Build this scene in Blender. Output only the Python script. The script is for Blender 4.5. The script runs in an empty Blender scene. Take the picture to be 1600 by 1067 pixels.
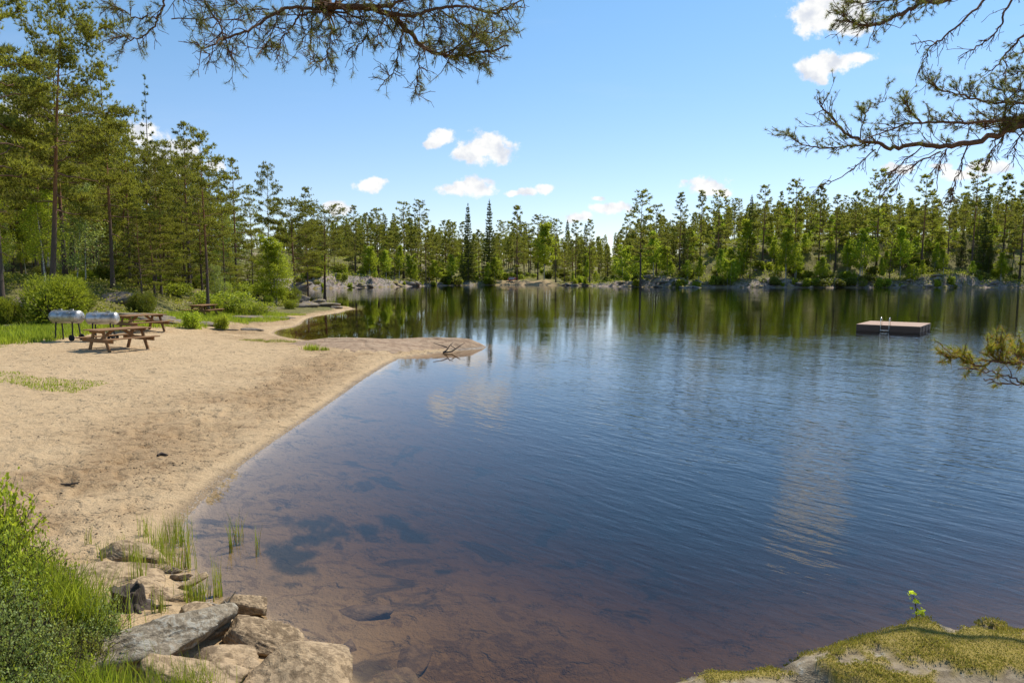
import bpy, bmesh, math, random
import numpy as np
from mathutils import Vector, Matrix

S = bpy.context.scene
COL = S.collection
RAD = math.radians

# ---------------------------------------------------------------- camera
CAMZ = 3.1
F_PX, CX, CY = 1067.0, 800.0, 533.5
PITCH = math.atan(103.5 / 1067.0)
cam_d = bpy.data.cameras.new("camera"); cam = bpy.data.objects.new("camera", cam_d); COL.objects.link(cam)
cam_d.lens = 24.0; cam_d.sensor_width = 36.0; cam_d.clip_start = 0.05; cam_d.clip_end = 8000
cam.location = (0, 0, CAMZ); cam.rotation_euler = (RAD(90) - PITCH, 0, 0)
S.camera = cam

def ray(px, py):
    u = (px - CX) / F_PX; v = (CY - py) / F_PX
    return np.array([u, math.cos(PITCH) + v * math.sin(PITCH), -math.sin(PITCH) + v * math.cos(PITCH)])
def g(px, py, z=0.0):
    d = ray(px, py); k = (z - CAMZ) / d[2]
    return np.array([d[0] * k, d[1] * k, z])
def P(px, py, Y):
    d = ray(px, py); k = Y / d[1]
    return np.array([d[0] * k, Y, CAMZ + d[2] * k])

# ---------------------------------------------------------------- light
SUN_EL, SUN_AZ = RAD(52), RAD(38)          # azimuth to the right of the view
SKY_STRENGTH, SUN_STRENGTH = 0.14, 4.8
S.view_settings.view_transform = 'Standard'; S.view_settings.look = 'None'
S.view_settings.exposure = 0.12; S.view_settings.gamma = 1.0
sun_d = bpy.data.lights.new("sun", 'SUN'); sun_d.energy = SUN_STRENGTH; sun_d.angle = RAD(0.5); sun_d.color = (1.0, 0.93, 0.82)
sun = bpy.data.objects.new("sun", sun_d); COL.objects.link(sun)
SUN_DIR = Vector((math.sin(SUN_AZ) * math.cos(SUN_EL), math.cos(SUN_AZ) * math.cos(SUN_EL), math.sin(SUN_EL)))
sun.rotation_euler = SUN_DIR.to_track_quat('Z', 'Y').to_euler()
sun.location = (0, 0, 60)

class NT:
    def __init__(s, tree): s.t = tree; s.n = tree.nodes; s.l = tree.links
    def node(s, typ, **kw):
        n = s.n.new(typ)
        for k, v in kw.items():
            if k.startswith('_'): setattr(n, k[1:], v)
        return n
    def link(s, a, b): s.l.new(a, b)
    def put(s, sock, v):
        if hasattr(v, 'is_linked') or isinstance(v, bpy.types.NodeSocket): s.l.new(v, sock)
        else: sock.default_value = v
    def math(s, op, a, b=0.0, c=None, clamp=False):
        n = s.n.new('ShaderNodeMath'); n.operation = op; n.use_clamp = clamp
        s.put(n.inputs[0], a); s.put(n.inputs[1], b)
        if c is not None: s.put(n.inputs[2], c)
        return n.outputs[0]
    def vmath(s, op, a, b=None, scale=None):
        n = s.n.new('ShaderNodeVectorMath'); n.operation = op
        s.put(n.inputs[0], a)
        if b is not None: s.put(n.inputs[1], b)
        if scale is not None: s.put(n.inputs['Scale'], scale)
        return n
    def sstep(s, x, a, b, to0=0.0, to1=1.0):
        n = s.n.new('ShaderNodeMapRange'); n.interpolation_type = 'SMOOTHSTEP'
        s.put(n.inputs['Value'], x); n.inputs['From Min'].default_value = a; n.inputs['From Max'].default_value = b
        n.inputs['To Min'].default_value = to0; n.inputs['To Max'].default_value = to1
        return n.outputs[0]
    def noise(s, vec, scale, detail=4, rough=0.55, dist=0.0, dims='3D'):
        n = s.n.new('ShaderNodeTexNoise'); n.noise_dimensions = dims
        if vec is not None: s.put(n.inputs['Vector'], vec)
        n.inputs['Scale'].default_value = scale; n.inputs['Detail'].default_value = detail
        n.inputs['Roughness'].default_value = rough; n.inputs['Distortion'].default_value = dist
        return n.outputs['Fac']
    def mixc(s, f, a, b, typ='MIX'):
        n = s.n.new('ShaderNodeMix'); n.data_type = 'RGBA'; n.blend_type = typ
        s.put(n.inputs['Factor'], f)
        s.put(n.inputs['A'] if False else n.inputs[6], a if not isinstance(a, tuple) else (*a, 1.0)[:4])
        s.put(n.inputs[7], b if not isinstance(b, tuple) else (*b, 1.0)[:4])
        return n.outputs[2]
    def attr(s, name):
        n = s.n.new('ShaderNodeAttribute'); n.attribute_name = name; return n.outputs['Fac']
    def bump(s, h, strength=0.5, dist=0.02, normal=None):
        n = s.n.new('ShaderNodeBump'); n.inputs['Strength'].default_value = strength; n.inputs['Distance'].default_value = dist
        s.put(n.inputs['Height'], h)
        if normal is not None: s.put(n.inputs['Normal'], normal)
        return n.outputs[0]

# ---------------------------------------------------------------- world: Nishita sky with fair-weather clouds
world = bpy.data.worlds.new("World"); S.world = world; world.use_nodes = True
wt = NT(world.node_tree); world.node_tree.nodes.clear()
sky = wt.node('ShaderNodeTexSky', _sky_type='NISHITA'); sky.sun_disc = False
sky.sun_elevation = SUN_EL; sky.sun_rotation = SUN_AZ; sky.air_density = 1.0; sky.dust_density = 0.15; sky.ozone_density = 1.6; sky.altitude = 200
tc = wt.node('ShaderNodeTexCoord'); sp = wt.node('ShaderNodeSeparateXYZ'); wt.link(tc.outputs['Generated'], sp.inputs[0])
yy = wt.math('MAXIMUM', sp.outputs['Y'], 0.02)
uu = wt.math('DIVIDE', sp.outputs['X'], yy); vv = wt.math('DIVIDE', sp.outputs['Z'], yy)
cmb = wt.node('ShaderNodeCombineXYZ'); wt.put(cmb.inputs[0], uu); wt.put(cmb.inputs[1], vv)
uv = cmb.outputs[0]
# (px, py, half width, half height) of each puff of cloud in the sky
CLOUDS = [(676,223,16,10),(690,217,20,11),(701,211,11,7),(738,240,26,14),(760,233,36,22),(772,224,22,14),(584,289,27,10),(577,290,20,9),(596,285,16,7),
          (712,297,27,12),(735,295,32,15),(748,300,20,8),(805,300,14,4),(826,297,14,6),(848,292,13,7),(528,326,26,8),(516,324,14,6),
          (902,341,20,7),(950,328,28,8),(966,325,24,6),(932,313,12,3.5),(1092,283,22,8),(1105,291,32,14),(1122,299,26,9),
          (1272,28,36,20),(1300,18,52,28),(1335,36,34,16),(1310,8,44,24),(1270,108,28,16),(1298,99,34,16),(1330,92,34,8),(1280,126,9,7),
          (1548,262,42,9),(1500,274,28,7),(1470,262,20,5),(255,250,44,34),(218,205,26,18),(292,238,20,18),(330,262,20,8),(30,190,60,30),(60,240,50,16),
          (1400,262,26,7),
          (500,-330,130,50),(1900,-120,160,60),(940,-420,90,40)]
best = None
nz0 = wt.noise(uv, 13.0, 5, 0.6); nz1 = wt.noise(wt.vmath('ADD', uv, (3.7, 1.3, 0)).outputs[0], 13.0, 5, 0.6)
wv = wt.node('ShaderNodeCombineXYZ'); wt.put(wv.inputs[0], wt.math('MULTIPLY_ADD', nz0, 0.050, -0.025)); wt.put(wv.inputs[1], wt.math('MULTIPLY_ADD', nz1, 0.030, -0.015))
uvd = wt.vmath('ADD', uv, wv.outputs[0]).outputs[0]
for (px, py, a, b) in CLOUDS:
    d = ray(px, py); u0, v0 = d[0] / d[1], d[2] / d[1]
    k = 1.0 / 1067.0 * 1.28
    q = wt.vmath('SUBTRACT', uvd, (u0, v0, 0)).outputs[0]
    q = wt.vmath('MULTIPLY', q, (1 / (a * k), 1 / (b * k), 0)).outputs[0]
    L = wt.vmath('LENGTH', q).outputs['Value']
    best = L if best is None else wt.math('SMOOTH_MIN', best, L, 0.25)
nz2 = wt.noise(uv, 42.0, 6, 0.62)
nz3 = wt.noise(uv, 9.0, 3, 0.5)
dens = wt.math('ADD', wt.math('SUBTRACT', 1.12, best), wt.math('MULTIPLY_ADD', nz2, 1.9, -1.02))
dens = wt.sstep(dens, 0.02, 0.50)
dens = wt.math('MULTIPLY', dens, wt.sstep(vv, 0.0, 0.05))
shade = wt.math('MULTIPLY_ADD', wt.noise(wt.vmath('ADD', uv, (0.004, 0.012, 0)).outputs[0], 30.0, 4, 0.55), 0.55, 0.70)
ccol = wt.mixc(wt.sstep(shade, 0.86, 1.02), (4.7, 5.0, 5.6), (6.8, 6.8, 6.7))
grad = wt.mixc(wt.sstep(sp.outputs['Z'], 0.0, 0.42), (0.88, 0.86, 0.97), (0.74, 0.97, 1.03))
tint = wt.mixc(1.0, sky.outputs[0], grad, 'MULTIPLY')
SKY_TINT = tint
# thin high veil
veil = wt.math('MULTIPLY', wt.sstep(wt.noise(wt.vmath('MULTIPLY', uv, (1.0, 5.0, 1)).outputs[0], 2.2, 5, 0.6), 0.52, 0.8), 0.10)
skyc = wt.mixc(veil, tint, (5.0, 5.5, 6.2))
fin = wt.mixc(dens, skyc, ccol)
bg = wt.node('ShaderNodeBackground'); wt.put(bg.inputs[0], fin); bg.inputs[1].default_value = SKY_STRENGTH
wo = wt.node('ShaderNodeOutputWorld'); wt.link(bg.outputs[0], wo.inputs[0])

S.cycles.max_bounces = 8; S.cycles.transparent_max_bounces = 12; S.cycles.diffuse_bounces = 3
S.cycles.glossy_bounces = 3; S.cycles.transmission_bounces = 4; S.cycles.volume_bounces = 0
S.cycles.caustics_reflective = False; S.cycles.caustics_refractive = False

# ---------------------------------------------------------------- numpy helpers
rng = np.random.default_rng(7)
def _h(ix, iy, iz, s):
    n = (ix * 73856093) ^ (iy * 19349663) ^ (iz * 83492791) ^ (s * 2654435761)
    n = n & 0xFFFFFFFF; n = ((n >> 13) ^ n) & 0xFFFFFFFF
    n = (n * ((n * n * 15731 + 789221) & 0xFFFFFFFF) + 1376312589) & 0xFFFFFFFF
    return (n & 0x7fffffff) / 1073741824.0 - 1.0
def vn3(p, seed=0):
    p = np.asarray(p, float); i = np.floor(p).astype(np.int64); f = p - i; f = f * f * (3 - 2 * f)
    out = 0
    for a in (0, 1):
        for b in (0, 1):
            for c in (0, 1):
                w = (f[..., 0] if a else 1 - f[..., 0]) * (f[..., 1] if b else 1 - f[..., 1]) * (f[..., 2] if c else 1 - f[..., 2])
                out = out + w * _h(i[..., 0] + a, i[..., 1] + b, i[..., 2] + c, seed)
    return out
def fbm(p, scale, oct=4, seed=0, gain=0.5):
    p = np.asarray(p, float) * scale; s = 0; a = 1.0
    for k in range(oct):
        s = s + a * vn3(p * (2.03 ** k) + 17.1 * k, seed + k); a *= gain
    return s
def fbm2(x, y, scale, oct=4, seed=0, gain=0.5):
    return fbm(np.stack([x, y, np.zeros_like(x) + 0.37 + seed], -1), scale, oct, seed, gain)
def sm(x, a, b):
    t = np.clip((np.asarray(x, float) - a) / (b - a), 0, 1); return t * t * (3 - 2 * t)

class Buf:
    def __init__(s): s.v = []; s.f3 = []; s.f4 = []; s.n = 0; s.m3 = []; s.m4 = []
    def add(s, V, F, mi=0):
        V = np.asarray(V, float).reshape(-1, 3); F = np.asarray(F, np.int64)
        if len(F):
            if F.shape[1] == 3: s.f3.append(F + s.n); s.m3.append(np.full(len(F), mi))
            else: s.f4.append(F + s.n); s.m4.append(np.full(len(F), mi))
        s.v.append(V); s.n += len(V)
    def mesh(s, name, mats, smooth=False, attrs=None):
        V = np.concatenate(s.v) if s.v else np.zeros((0, 3))
        f3 = np.concatenate(s.f3) if s.f3 else np.zeros((0, 3), np.int64)
        f4 = np.concatenate(s.f4) if s.f4 else np.zeros((0, 4), np.int64)
        me = bpy.data.meshes.new(name); me.vertices.add(len(V)); me.vertices.foreach_set('co', V.ravel().astype(np.float32))
        nl = len(f3) * 3 + len(f4) * 4
        me.loops.add(nl); me.loops.foreach_set('vertex_index', np.concatenate([f3.ravel(), f4.ravel()]).astype(np.int32))
        me.polygons.add(len(f3) + len(f4))
        ls = np.concatenate([np.arange(len(f3)) * 3, len(f3) * 3 + np.arange(len(f4)) * 4]).astype(np.int32)
        me.polygons.foreach_set('loop_start', ls)
        if not isinstance(mats, (list, tuple)): mats = [mats]
        for m in mats: me.materials.append(m)
        if len(mats) > 1:
            mi = np.concatenate([np.concatenate(s.m3) if s.m3 else np.zeros(0), np.concatenate(s.m4) if s.m4 else np.zeros(0)]).astype(np.int32)
            me.polygons.foreach_set('material_index', mi)
        if attrs:
            for k, a in attrs.items():
                at = me.attributes.new(k, 'FLOAT', 'POINT'); at.data.foreach_set('value', np.asarray(a, np.float32))
        me.update(calc_edges=True)
        me.polygons.foreach_set('use_smooth', np.full(len(me.polygons), smooth))
        return me
    def obj(s, name, mats, parent=None, smooth=False, loc=None, attrs=None):
        o = bpy.data.objects.new(name, s.mesh(name, mats, smooth, attrs)); COL.objects.link(o)
        if parent is not None: o.parent = parent
        if loc is not None: o.location = loc
        return o

def tag(o, label=None, cat=None, group=None, kind=None):
    if label: o['label'] = label
    if cat: o['category'] = cat
    if group: o['group'] = group
    if kind: o['kind'] = kind
    return o
def empty(name, loc=(0, 0, 0), rz=0.0, label=None, cat=None, group=None):
    o = bpy.data.objects.new(name, None); COL.objects.link(o); o.empty_display_size = 0.3
    o.location = loc; o.rotation_euler = (0, 0, rz); return tag(o, label, cat, group)
def dup(root, loc, rz=0.0, sc=1.0, label=None, group=None, tilt=(0, 0)):
    r = root.copy(); COL.objects.link(r); r.location = loc; r.rotation_euler = (tilt[0], tilt[1], rz)
    r.scale = (sc, sc, sc) if not isinstance(sc, (tuple, list)) else sc
    if label: r['label'] = label
    if group: r['group'] = group
    for ch in PROTO_CH[root.name]:
        c = ch.copy(); COL.objects.link(c); c.parent = r
    return r
PROTO_CH = {}

def tube(pts, rad, sides=6, cap=False):
    pts = np.asarray(pts, float); n = len(pts); rad = np.broadcast_to(np.asarray(rad, float), (n,))
    t = np.gradient(pts, axis=0); t /= (np.linalg.norm(t, axis=1, keepdims=True) + 1e-9)
    ref = np.array([0, 0, 1.0]) if abs(t[0][2]) < 0.9 else np.array([1.0, 0, 0])
    a = np.cross(t, ref); a /= (np.linalg.norm(a, axis=1, keepdims=True) + 1e-9); b = np.cross(t, a)
    th = np.arange(sides) * 2 * math.pi / sides
    V = pts[:, None, :] + rad[:, None, None] * (np.cos(th)[None, :, None] * a[:, None, :] + np.sin(th)[None, :, None] * b[:, None, :])
    i = np.arange(n - 1)[:, None] * sides; j = np.arange(sides)[None, :]; j2 = (j + 1) % sides
    F = np.stack([i + j, i + j2, i + sides + j2, i + sides + j], -1).reshape(-1, 4)
    V = V.reshape(-1, 3)
    if cap:
        V = np.concatenate([V, pts[:1], pts[-1:]])
        c0, c1 = n * sides, n * sides + 1; jj = np.arange(sides); jn = (jj + 1) % sides
        F = np.concatenate([F, np.stack([jn, jj, np.full(sides, c0), np.full(sides, c0)], -1)[:0]])
        T = np.concatenate([np.stack([jn, jj, np.full(sides, c0)], -1), np.stack([(n - 1) * sides + jj, (n - 1) * sides + jn, np.full(sides, c1)], -1)])
        return V, F, T
    return V, F
def add_tube(buf, pts, rad, sides=6, mi=0, cap=False):
    r = tube(pts, rad, sides, cap)
    if cap:
        n0 = buf.n; buf.add(r[0], r[1], mi); buf.f3.append(r[2] + n0); buf.m3.append(np.full(len(r[2]), mi))
    else: buf.add(r[0], r[1], mi)
def add_box(buf, c, size, R=None, mi=0, bev=0.0):
    """box with chamfered edges"""
    s = np.asarray(size, float) / 2; b = min(bev, s.min() * 0.45)
    if b <= 0:
        V = np.array([[x, y, z] for x in (-1, 1) for y in (-1, 1) for z in (-1, 1)], float) * s
        F = [[0, 1, 3, 2], [4, 6, 7, 5], [0, 4, 5, 1], [2, 3, 7, 6], [0, 2, 6, 4], [1, 5, 7, 3]]; T = None
    else:
        V = []; idx = {}
        for x in (-1, 1):
            for y in (-1, 1):
                for z in (-1, 1):
                    for ax in range(3):
                        q = [(s[0] - b) * x, (s[1] - b) * y, (s[2] - b) * z]; q[ax] = s[ax] * (x, y, z)[ax]
                        idx[(x, y, z, ax)] = len(V); V.append(q)
        V = np.array(V); F = []; T = []
        def quad(a, c_):
            F.append(a)
        for ax in range(3):
            o1, o2 = [(1, 2), (2, 0), (0, 1)][ax]
            for sg in (-1, 1):
                L = []
                for (p, q) in ((-1, -1), (1, -1), (1, 1), (-1, 1)):
                    k = [0, 0, 0]; k[ax] = sg; k[o1] = p; k[o2] = q; L.append(idx[(*k, ax)])
                F.append(L if sg > 0 else L[::-1])
            for p in (-1, 1):
                for q in (-1, 1):
                    k0 = [0, 0, 0]; k1 = [0, 0, 0]; k0[ax] = -1; k1[ax] = 1; k0[o1] = k1[o1] = p; k0[o2] = k1[o2] = q
                    F.append([idx[(*k0, o1)], idx[(*k1, o1)], idx[(*k1, o2)], idx[(*k0, o2)]])
        for x in (-1, 1):
            for y in (-1, 1):
                for z in (-1, 1): T.append([idx[(x, y, z, 0)], idx[(x, y, z, 1)], idx[(x, y, z, 2)]])
    if R is not None: V = V @ np.asarray(R, float).T
    V = V + np.asarray(c, float); n0 = buf.n
    buf.add(V, F, mi)
    if T is not None: buf.f3.append(np.array(T) + n0); buf.m3.append(np.full(len(T), mi))
def rotm(axis, a): return np.array(Matrix.Rotation(a, 3, axis))
# ---------------------------------------------------------------- materials
def mat(name, build):
    m = bpy.data.materials.new(name); m.use_nodes = True; m.node_tree.nodes.clear()
    t = NT(m.node_tree); sh = build(t)
    o = t.node('ShaderNodeOutputMaterial'); t.link(sh[0] if isinstance(sh, tuple) else sh, o.inputs[0])
    if isinstance(sh, tuple) and len(sh) > 1 and sh[1] is not None: t.link(sh[1], o.inputs[1])
    return m
def bsdf(t, col, rough=0.8, normal=None, metal=0.0, spec=0.3, extra=None):
    b = t.node('ShaderNodeBsdfPrincipled')
    t.put(b.inputs['Base Color'], col if not isinstance(col, tuple) else (*col, 1.0)[:4])
    t.put(b.inputs['Roughness'], rough); t.put(b.inputs['Metallic'], metal); b.inputs['Specular IOR Level'].default_value = spec
    if normal is not None: t.put(b.inputs['Normal'], normal)
    return b.outputs[0]
def objc(t): return t.node('ShaderNodeTexCoord').outputs['Object']
def worldp(t): return t.node('ShaderNodeNewGeometry').outputs['Position']

def leaf_mat(name, c0, c1, trans=0.4, var=0.35, rough=0.5, dead=None):
    def b(t):
        oi = t.node('ShaderNodeObjectInfo'); p = worldp(t)
        geo = t.node('ShaderNodeNewGeometry')
        n = t.noise(p, 0.9, 3, 0.6); r = geo.outputs['Random Per Island']
        f = t.math('ADD', t.math('MULTIPLY', n, 0.7), t.math('MULTIPLY', oi.outputs['Random'], 0.6))
        f = t.math('ADD', f, t.math('MULTIPLY', r, 0.5)); f = t.math('SUBTRACT', f, 0.4, clamp=True)
        c = t.mixc(f, c0, c1)
        hs = t.node('ShaderNodeHueSaturation')
        t.put(hs.inputs['Hue'], t.math('MULTIPLY_ADD', oi.outputs['Random'], 0.035, 0.4825)); t.put(hs.inputs['Value'], t.math('MULTIPLY_ADD', r, var * 2, 1 - var)); t.put(hs.inputs['Color'], c)
        c = hs.outputs[0]
        if dead is not None: c = t.mixc(t.sstep(t.math('FRACT', t.math('MULTIPLY', r, 7.31)), 1 - dead[0], 1 - dead[0] + 0.02), c, dead[1])
        a = bsdf(t, c, rough, spec=0.35)
        tr = t.node('ShaderNodeBsdfTranslucent'); t.put(tr.inputs[0], t.mixc(0.35, c, (0.55, 0.60, 0.04)))
        m = t.node('ShaderNodeMixShader'); m.inputs[0].default_value = trans; t.link(a, m.inputs[1]); t.link(tr.outputs[0], m.inputs[2])
        return m.outputs[0]
    return mat(name, b)
M = {}
M['needles'] = leaf_mat('pine_needles', (0.090, 0.105, 0.022), (0.31, 0.275, 0.050), 0.55)
M['needles_near'] = leaf_mat('near_pine_needles', (0.09, 0.11, 0.03), (0.25, 0.25, 0.06), 0.42, dead=(0.10, (0.34, 0.17, 0.06)))
M['spruce'] = leaf_mat('spruce_needles', (0.06, 0.085, 0.022), (0.14, 0.16, 0.035), 0.35)
M['birch'] = leaf_mat('birch_leaves', (0.25, 0.34, 0.020), (0.54, 0.60, 0.05), 0.66)
M['bush'] = leaf_mat('bush_leaves', (0.17, 0.23, 0.018), (0.42, 0.46, 0.04), 0.55)
M['darkbush'] = leaf_mat('dark_bush_leaves', (0.08, 0.10, 0.018), (0.22, 0.225, 0.03), 0.45)
M['bilberry'] = leaf_mat('bilberry_leaves', (0.19, 0.27, 0.020), (0.50, 0.54, 0.06), 0.55)
M['willow'] = leaf_mat('willow_leaves', (0.19, 0.27, 0.07), (0.44, 0.50, 0.17), 0.5)
M['heather'] = leaf_mat('heather_leaves', (0.13, 0.17, 0.025), (0.40, 0.36, 0.07), 0.5)
M['grass'] = leaf_mat('grass_blades', (0.19, 0.29, 0.02), (0.42, 0.50, 0.05), 0.6)
M['drygrass'] = leaf_mat('meadow_grass', (0.17, 0.20, 0.03), (0.42, 0.38, 0.12), 0.45)
M['reed'] = leaf_mat('reed_blades', (0.13, 0.22, 0.02), (0.36, 0.38, 0.05), 0.5, dead=(0.14, (0.40, 0.30, 0.12)))
M['moss'] = leaf_mat('moss_fronds', (0.20, 0.16, 0.04), (0.44, 0.35, 0.09), 0.35)

def bark(name, lo, hi, splitz=None, scale=6):
    def b(t):
        p = objc(t); s = t.vmath('MULTIPLY', p, (1, 1, 0.22)).outputs[0]
        n = t.noise(s, scale * 2.2, 5, 0.65, 0.6); n2 = t.noise(p, 1.4, 3)
        z = t.node('ShaderNodeSeparateXYZ'); t.link(p, z.inputs[0])
        c = t.mixc(n, tuple(v * 0.45 for v in lo), tuple(v * 1.5 for v in lo))
        c2 = t.mixc(n, tuple(v * 0.55 for v in hi), tuple(v * 1.35 for v in hi))
        f = t.sstep(t.math('ADD', z.outputs[2], t.math('MULTIPLY', n2, 3.0)), *(splitz or (900, 901)))
        c = t.mixc(f, c, c2)
        return bsdf(t, c, 0.9, t.bump(n, 0.8, 0.03))
    return mat(name, b)
M['bark'] = bark('pine_bark', (0.115, 0.085, 0.065), (0.30, 0.145, 0.065), (5.0, 9.5))
M['bark_limb'] = bark('pine_limb_bark', (0.23, 0.135, 0.085), (0.23, 0.135, 0.085), None, 12)
M['bark_spruce'] = bark('spruce_bark', (0.13, 0.10, 0.08), (0.13, 0.10, 0.08))
M['twig'] = bark('twig_bark', (0.085, 0.055, 0.040), (0.085, 0.055, 0.04), None, 20)
M['limb_near'] = bark('near_limb_bark', (0.19, 0.10, 0.06), (0.19, 0.10, 0.06), None, 14)
M['deadwood'] = bark('grey_dead_wood', (0.42, 0.36, 0.28), (0.42, 0.36, 0.28), None, 14)
M['stump'] = bark('charred_stump_wood', (0.085, 0.066, 0.052), (0.07, 0.055, 0.045), None, 10)
def birchbark(t):
    p = objc(t); n = t.noise(t.vmath('MULTIPLY', p, (1, 1, 6)).outputs[0], 3.5, 4, 0.6)
    return bsdf(t, t.mixc(t.sstep(n, 0.52, 0.62), (0.50, 0.48, 0.43), (0.06, 0.05, 0.045)), 0.7)
M['birch_bark'] = mat('birch_bark', birchbark)

def rockmat(name, base, dark, pale, lichen=0.35, scale=1.0, layer=(0.2, 0.35, 1.0), pink=None, mossy=0.0, wetline=False):
    def b(t):
        p = objc(t); oi = t.node('ShaderNodeObjectInfo')
        po = t.vmath('ADD', p, t.vmath('SCALE', (7.0, 3.0, 5.0), scale=oi.outputs['Random']).outputs[0]).outputs[0]
        n1 = t.noise(po, 1.7 * scale, 5, 0.6); n2 = t.noise(po, 9 * scale, 6, 0.65); n3 = t.noise(po, 45 * scale, 4, 0.6)
        dp = t.vmath('DOT_PRODUCT', po, tuple(np.array(layer) / np.linalg.norm(layer))).outputs['Value']
        lay = t.noise(None, 9 * scale, 4, 0.7, 0.0, '1D')
        ln = lay.node; t.put(ln.inputs['W'], t.math('ADD', dp, t.math('MULTIPLY', n1, 0.35)))
        c = t.mixc(n1, base, pale); c = t.mixc(t.sstep(lay, 0.50, 0.30, 0.0, 0.75), c, dark)
        c = t.mixc(t.sstep(n2, 0.56, 0.40, 0.0, 0.55), c, dark)
        if pink is not None: c = t.mixc(t.sstep(t.noise(po, 0.8 * scale, 3), 0.5, 0.66, 0, 0.7), c, pink)
        c = t.mixc(t.sstep(t.math('ADD', n2, t.math('MULTIPLY', n1, 0.6)), 1.16 - lichen * .6, 1.24 - lichen * .6, 0.0, 0.6), c, (0.42, 0.41, 0.35))
        c = t.mixc(t.math('MULTIPLY', n3, 0.5), c, t.mixc(0.5, c, (0.02, 0.016, 0.012)))
        if mossy > 0:
            nn = t.node('ShaderNodeNewGeometry'); sz = t.node('ShaderNodeSeparateXYZ'); t.link(nn.outputs['Normal'], sz.inputs[0])
            mf = t.math('MULTIPLY', t.sstep(sz.outputs[2], 0.45, 0.85), t.sstep(t.noise(po, 2.6 * scale, 5, 0.7), 0.60 - mossy * 0.35, 0.66 - mossy * 0.35))
            if mossy > 1: mf = t.attr('moss')
            c = t.mixc(mf, c, t.mixc(n2, (0.20, 0.15, 0.03), (0.36, 0.27, 0.05)))
        rough = 0.85
        if wetline:
            wz = t.node('ShaderNodeSeparateXYZ'); t.link(worldp(t), wz.inputs[0])
            w = t.sstep(t.math('ADD', wz.outputs[2], t.math('MULTIPLY_ADD', n2, 0.05, -0.025)), 0.02, 0.075, 1.0, 0.0)
            c = t.mixc(t.math('MULTIPLY', w, 0.6), c, (0.05, 0.035, 0.02)); rough = t.math('MULTIPLY_ADD', w, -0.45, 0.85)
        h = t.math('ADD', t.math('MULTIPLY', n2, 0.7), t.math('ADD', t.math('MULTIPLY', n3, 0.25), t.math('MULTIPLY', lay, 0.9)))
        return bsdf(t, c, rough, t.bump(h, 0.9, 0.035 / scale))
    return mat(name, b)
M['rock_tan'] = rockmat('tan_schist', (0.45, 0.315, 0.175), (0.11, 0.07, 0.035), (0.54, 0.40, 0.25), 0.16, 1.6, wetline=True)
M['rock_lichen'] = rockmat('lichened_schist', (0.31, 0.25, 0.17), (0.10, 0.075, 0.045), (0.42, 0.36, 0.27), 0.55, 1.8, (0.5, 0.3, 1.0))
M['rock_slab'] = rockmat('smooth_slab_rock', (0.42, 0.275, 0.165), (0.26, 0.16, 0.09), (0.52, 0.38, 0.25), 0.12, 0.45, (0.1, 0.5, 1.0), wetline=True)
M['rock_far'] = rockmat('weathered_shore_rock', (0.30, 0.265, 0.23), (0.09, 0.08, 0.07), (0.44, 0.40, 0.36), 0.30, 0.5, pink=(0.42, 0.31, 0.26), mossy=0.45)
M['rock_mid'] = rockmat('weathered_boulder', (0.25, 0.20, 0.15), (0.09, 0.07, 0.055), (0.34, 0.28, 0.22), 0.22, 0.9, mossy=0.15)
M['rock_moss'] = rockmat('mossy_outcrop', (0.29, 0.225, 0.14), (0.10, 0.07, 0.04), (0.38, 0.31, 0.21), 0.36, 2.4, mossy=1.5)
M['rock_under'] = rockmat('submerged_rock', (0.20, 0.13, 0.07), (0.08, 0.05, 0.03), (0.28, 0.19, 0.11), 0.05, 1.2)

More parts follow.
